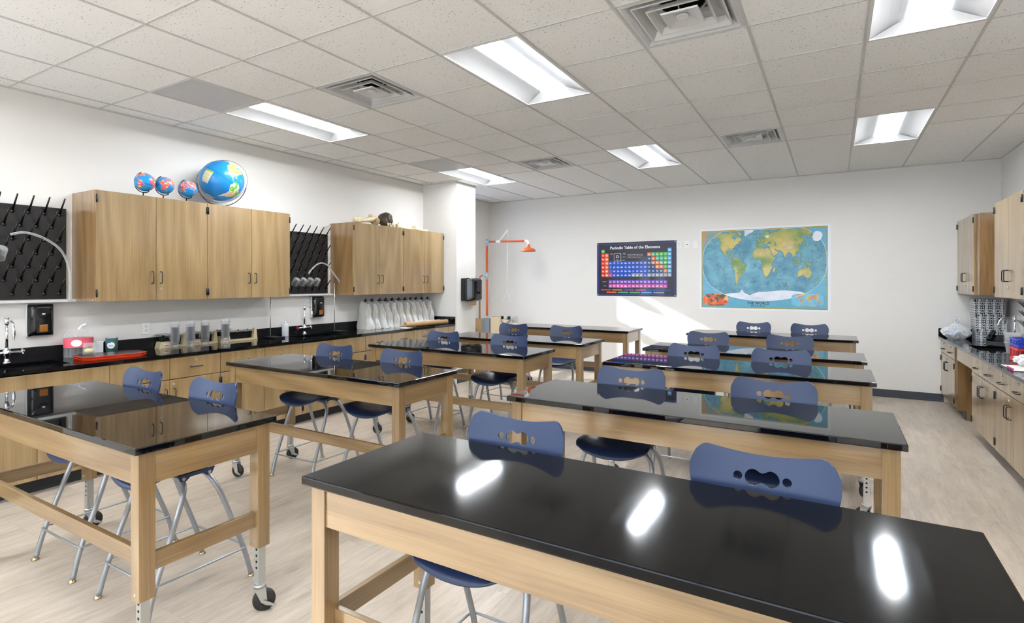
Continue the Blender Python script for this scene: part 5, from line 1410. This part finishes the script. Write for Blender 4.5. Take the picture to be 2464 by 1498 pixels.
# local x runs towards -Y for things turned this way
wall_cabinet((1.358, 8.775), RZR, [0.467, 0.467], 1.378, 2.283, 0.40, 'far wall cabinet on the right wall, beside the far wall, brown side showing', wr, locks=(1,))
box = empty('cabinet_end_panel', (1.36, 7.84, 1.378), RZR, 'brown oak end panel on the side of the far right wall cabinet', 'panel')
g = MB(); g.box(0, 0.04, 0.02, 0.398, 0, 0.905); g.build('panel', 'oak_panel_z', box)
wall_cabinet((1.358, 6.93), RZR, [0.457, 0.457], 1.378, 2.283, 0.40, 'nearer wall cabinet at the right edge of the photo, overlapping the far one', wr)
wall_cabinet((1.358, 6.016), RZR, [0.457, 0.457], 1.378, 2.283, 0.40, 'wall cabinet beyond the right edge of the photo', wr)
wall_cabinet((1.358, 5.102), RZR, [0.457, 0.457], 1.378, 2.283, 0.40, 'second wall cabinet beyond the right edge of the photo', wr)
br_ = 'base cabinets along the right wall'
kw = dict(zd=0.640, handle_y=0.70)
base_cabinet((RF, 8.775), RZR, [0.448, 0.448], 0.808, 0.56, 'far base cabinet on the right, in the corner below the white plastic bag', br_, **kw)
base_cabinet((RF, 6.98), RZR, [0.457, 0.457], 0.808, 0.56, 'base cabinet on the right just past the open knee space', br_, door_locks=(0,), **kw)
base_cabinet((RF, 6.065), RZR, [0.457, 0.457], 0.808, 0.56, 'base cabinet at the right edge, large pair of black handles', br_, door_locks=(0,), **kw)
base_cabinet((RF, 5.150), RZR, [0.457, 0.457], 0.808, 0.56, 'base cabinet on the right running out of the photo', br_, **kw)
base_cabinet((RF, 4.235), RZR, [0.457, 0.457], 0.808, 0.56, 'base cabinet on the right beside the camera', br_, **kw)
r = empty('knee_space_panel', (RF, 7.74, 0), RZR, 'brown oak side panel of the open knee space with pale apron', 'panel')
g = MB(); g.prism([(-DT, 0.10), (0.06, 0.10), (0.06, 0.002), (0.56, 0.002), (0.56, 0.807), (-DT, 0.807)], 'X', 0, 0.02); g.build('side_panel', 'oak_panel_z', r)
g = MB(); g.box(0.021, 0.758, -DT, 0.0, 0.66, 0.806); g.build('apron', 'oak_z', r)
g = MB(); g.box(-0.10, -0.004, -0.0, 0.02, 0.10, 0.806); g.build('filler', 'oak_panel_z', r)
g = MB(); g.box(-0.13, -0.004, 0.055, 0.06, 0.002, 0.10); g.build('toe_base', 'rubber_base', r)
SR = (1.26, 1.575, 7.10, 7.66)
RTOP = counter('worktop', 1.146, XR-0.002, 3.33, 8.775, RZT, 0.026, [SR], XR-0.002, 'black worktop with a grey front edge along the right wall', face=-1)
g = MB(); g.box(1.146-1.452, XR-0.026-1.452, 8.775-0.02-3.33, 8.775-3.33, 0, 0.10); g.build('backsplash', 'epoxy', RTOP)
sink(SR, RZT, RTOP, 0.12)
faucet((1.632, 7.60, RZT+0.0005), PI, 'chrome gooseneck faucet at the right hand sink', h=0.33)
# far end: bag, patterned boxes, phone
r = empty('shopping_bag', (1.285, 8.47, RZT+0.0005), 0, 'knotted white plastic bag on the right hand worktop', 'bag')
def bagf(u, v):
    a = 2*PI*u; w_ = math.sin(PI*min(1, 0.12+0.88*v))**0.6 if v < 0.95 else 0.25
    nz_ = mnoise.noise(Vector((math.cos(a)*2.2, math.sin(a)*2.2, v*3)))*0.16+mnoise.noise(Vector((math.cos(a)*6, math.sin(a)*6, v*7)))*0.12+0.03*math.sin(23*a)*v
    rx = 0.140*w_*(1+nz_); ry = 0.148*w_*(1+nz_)
    z = 0.17*v**0.9+0.03*v*v*abs(math.cos(a*2))*(1-v)+0.012*math.sin(7*a)*v*(1-v)+(0.03*max(0,(v-0.8)/0.2))
    if v >= 0.95: rx = ry = 0.015
    return Vector((rx*math.cos(a), ry*math.sin(a), max(0, z)))
g = MB(); g.grid(bagf, 120, 36); g.build('bag_body', 'sheer_white', r)
g = MB(); g.blob((0, 0, 0.20), (0.022, 0.022, 0.02), None, 0.3, 3, 2, 2)
for a in (0.4, 2.4, 4.2): g.tube(smooth_path([(0, 0, 0.20), (0.03*math.cos(a), 0.03*math.sin(a), 0.235), (0.055*math.cos(a+0.5), 0.055*math.sin(a+0.5), 0.25)], 4), 0.01, seg=8, rads=None)
g.build('knot', 'frost_white', r)
g = MB(); g.blob((-0.03, -0.02, 0.075), (0.085, 0.085, 0.055), None, 0.2, 2, 3, 5); g.build('wrapped_contents', 'pale_blue', r)
for k, (z0, h, lb) in enumerate(((0.0, 0.14, 'bottom'), (0.14, 0.17, 'middle'), (0.31, 0.175, 'top'))):
    r = empty('patterned_box', (1.45-0.012*k, 8.30-0.008*k, RZT+0.0006+z0), 0, 'black and white scroll patterned storage box, %s one of the stack' % lb, 'box', 'stack of patterned storage boxes')
    g = MB(); g.box(0, 0.26, 0, 0.30, 0, h-0.025); g.build('box_body', 'damask', r)
    g = MB(); g.box(-0.004, 0.264, -0.004, 0.304, h-0.025, h-0.0005); g.build('lid', 'damask', r)
    for (x, y) in ((0, 0),):
        g = MB(); g.box(-0.008, 0.006, -0.008, 0.006, h-0.032, h-0.002); g.build('corner_guard', 'black_metal', r)
r = empty('desk_phone', (1.60, 8.10, RZT+0.0005), -0.35, 'black desk telephone with handset behind the right hand faucet', 'telephone')
g = MB(); g.prism([(-0.11, 0.0), (0.11, 0.0), (0.11, 0.085), (-0.11, 0.022)], 'X', -0.09, 0.09); g.build('base', 'black_plastic', r)
g = MB(); g.tube(smooth_path([(-0.065, -0.10, 0.050), (-0.065, -0.06, 0.080), (-0.065, 0.03, 0.105), (-0.065, 0.10, 0.10)], 5), 0.02, seg=12); g.blob((-0.065, -0.10, 0.052), (0.028, 0.03, 0.026)); g.blob((-0.065, 0.10, 0.108), (0.028, 0.03, 0.026)); g.build('handset', 'black_plastic', r)
for i in range(4):
    for j in range(3):
        g = MB(); x = -0.01+j*0.026; y = -0.075+i*0.026; z = 0.022+0.063*(y+0.11)/0.22+0.002
        g.box(x-0.008, x+0.008, y-0.008, y+0.008, z-0.002, z+0.003, bev=0.001); g.build('key', 'grey_card' if False else 'black_metal', r)
# drying rack behind the sink and clutter at the right edge
r = rack((XR-0.0225, 7.45), RZR, [0.06+0.1*k for k in range(12)], [0.11+0.1*k for k in range(11)], 1.28, 0.36, 4, 'black peg rack above the right hand worktop, behind the clear tubs', None, 0.965, rowstep=0.098, first=0.05)
tub0 = None
for k in range(5):
    g = MB(); g.lathe([(0.001, 0.003), (0.056, 0.0), (0.0595, 0.004), (0.074, 0.105), (0.080, 0.107), (0.080, 0.111), (0.0735, 0.110), (0.0590, 0.008), (0.001, 0.006)], seg=30)
    if tub0 is None: o = tub0 = g.build('food_tub', 'sheer_tub')
    else:
        g.bm.free(); o = tub0.copy(); COL.objects.link(o)
    o.location = (1.49, 6.95, RZT+0.0007+k*0.022)
    tag(o, 'round clear food tub at the right edge, %s of the nested five' % ('bottom one', 'second from bottom', 'middle one', 'second from top', 'top one')[k], 'tub', 'nested clear food tubs')
r = empty('clear_bag', (1.49, 6.95, RZT+0.202), 0, 'crumpled clear bag and lids on top of the nested tubs', 'bag')
g = MB(); g.grid(lambda u, v: Vector((0.085*math.cos(2*PI*u)*(1+0.15*math.sin(5*2*PI*u+5*v))*(1.0-0.5*v), 0.085*math.sin(2*PI*u)*(1+0.15*math.sin(7*2*PI*u+2*v))*(1.0-0.5*v), 0.004+0.14*v+0.02*math.sin(2*PI*u*3)*v)), 36, 10); g.build('bag_body', 'sheer_glass', r)
def basket(x, y, z, w, d, h, m, label):
    r = empty('basket', (x, y, z), 0, label, 'basket')
    g = MB(); t = 0.004; sl = 0.012
    for (x0, x1, y0, y1) in ((0, w, 0, t), (0, w, d-t, d), (0, t, t, d-t), (w-t, w, t, d-t)): g.box(x0, x1, y0, y1, 0.0, h*0.30)
    g.box(0, w, 0, d, 0, 0.004)
    g.box(-0.006, w+0.006, -0.006, t, h*0.85, h); g.box(-0.006, w+0.006, d-t, d+0.006, h*0.85, h); g.box(-0.006, t, t, d-t, h*0.85, h); g.box(w-t, w+0.006, t, d-t, h*0.85, h)
    for k in range(7):
        f = k/6; x_ = (w-0.014)*f
        g.box(x_, x_+0.014, 0, t, h*0.3, h*0.85); g.box(x_, x_+0.014, d-t, d, h*0.3, h*0.85)
        y_ = (d-0.014)*f
        g.box(0, t, y_, y_+0.014, h*0.3, h*0.85); g.box(w-t, w, y_, y_+0.014, h*0.3, h*0.85)
    g.build('body', m, r); return r
basket(1.335, 6.12, RZT+0.001, 0.24, 0.26, 0.125, 'red_basket', 'red plastic basket under the blue one at the right edge')
basket(1.34, 6.135, RZT+0.127, 0.24, 0.26, 0.075, 'blue_basket', 'blue plastic basket stacked on the red one at the right edge')
r = empty('purple_bottle', (1.43, 6.24, RZT+0.133), 0, 'small clear bottle with a purple cap lying in the blue basket', 'bottle')
g = MB(); g.lathe([(0.001, 0.0), (0.03, 0.0), (0.034, 0.01), (0.034, 0.05), (0.02, 0.068)], seg=20); g.build('bottle_body', 'sheer_cup', r)
g = MB(); g.lathe([(0.022, 0.066), (0.036, 0.07), (0.038, 0.088), (0.02, 0.10), (0.001, 0.102)], seg=20); g.build('cap', 'purple', r)
r = empty('zip_bag', (1.27, 5.84, RZT+0.008), 0, 'clear plastic bag of small items in front of the red basket', 'bag')
g = MB(); g.blob((0.07, 0.07, 0.045), (0.08, 0.11, 0.042), None, 0.45, 2.6, 4, 21); g.build('bag_body', 'sheer_white', r)
for k, (m_, dz, lb) in enumerate((('pink', 0.0, 'pink folder under the white sheet at the right edge'), ('paper', 0.003, 'white paper sheet under the clear bag at the right edge'))):
    o = box_obj('paper_sheet', 1.20-0.01*k, 1.42, 5.62-0.04*k, 5.95, RZT+0.0008+dz, RZT+0.0030+dz, m_); tag(o, lb, 'paper')
o = tag(box_obj('marker', 1.185, 1.197, 5.60, 5.76, RZT+0.0075, RZT+0.0195, 'magenta', 0.003), 'magenta marker lying on the white sheet at the right edge', 'marker')
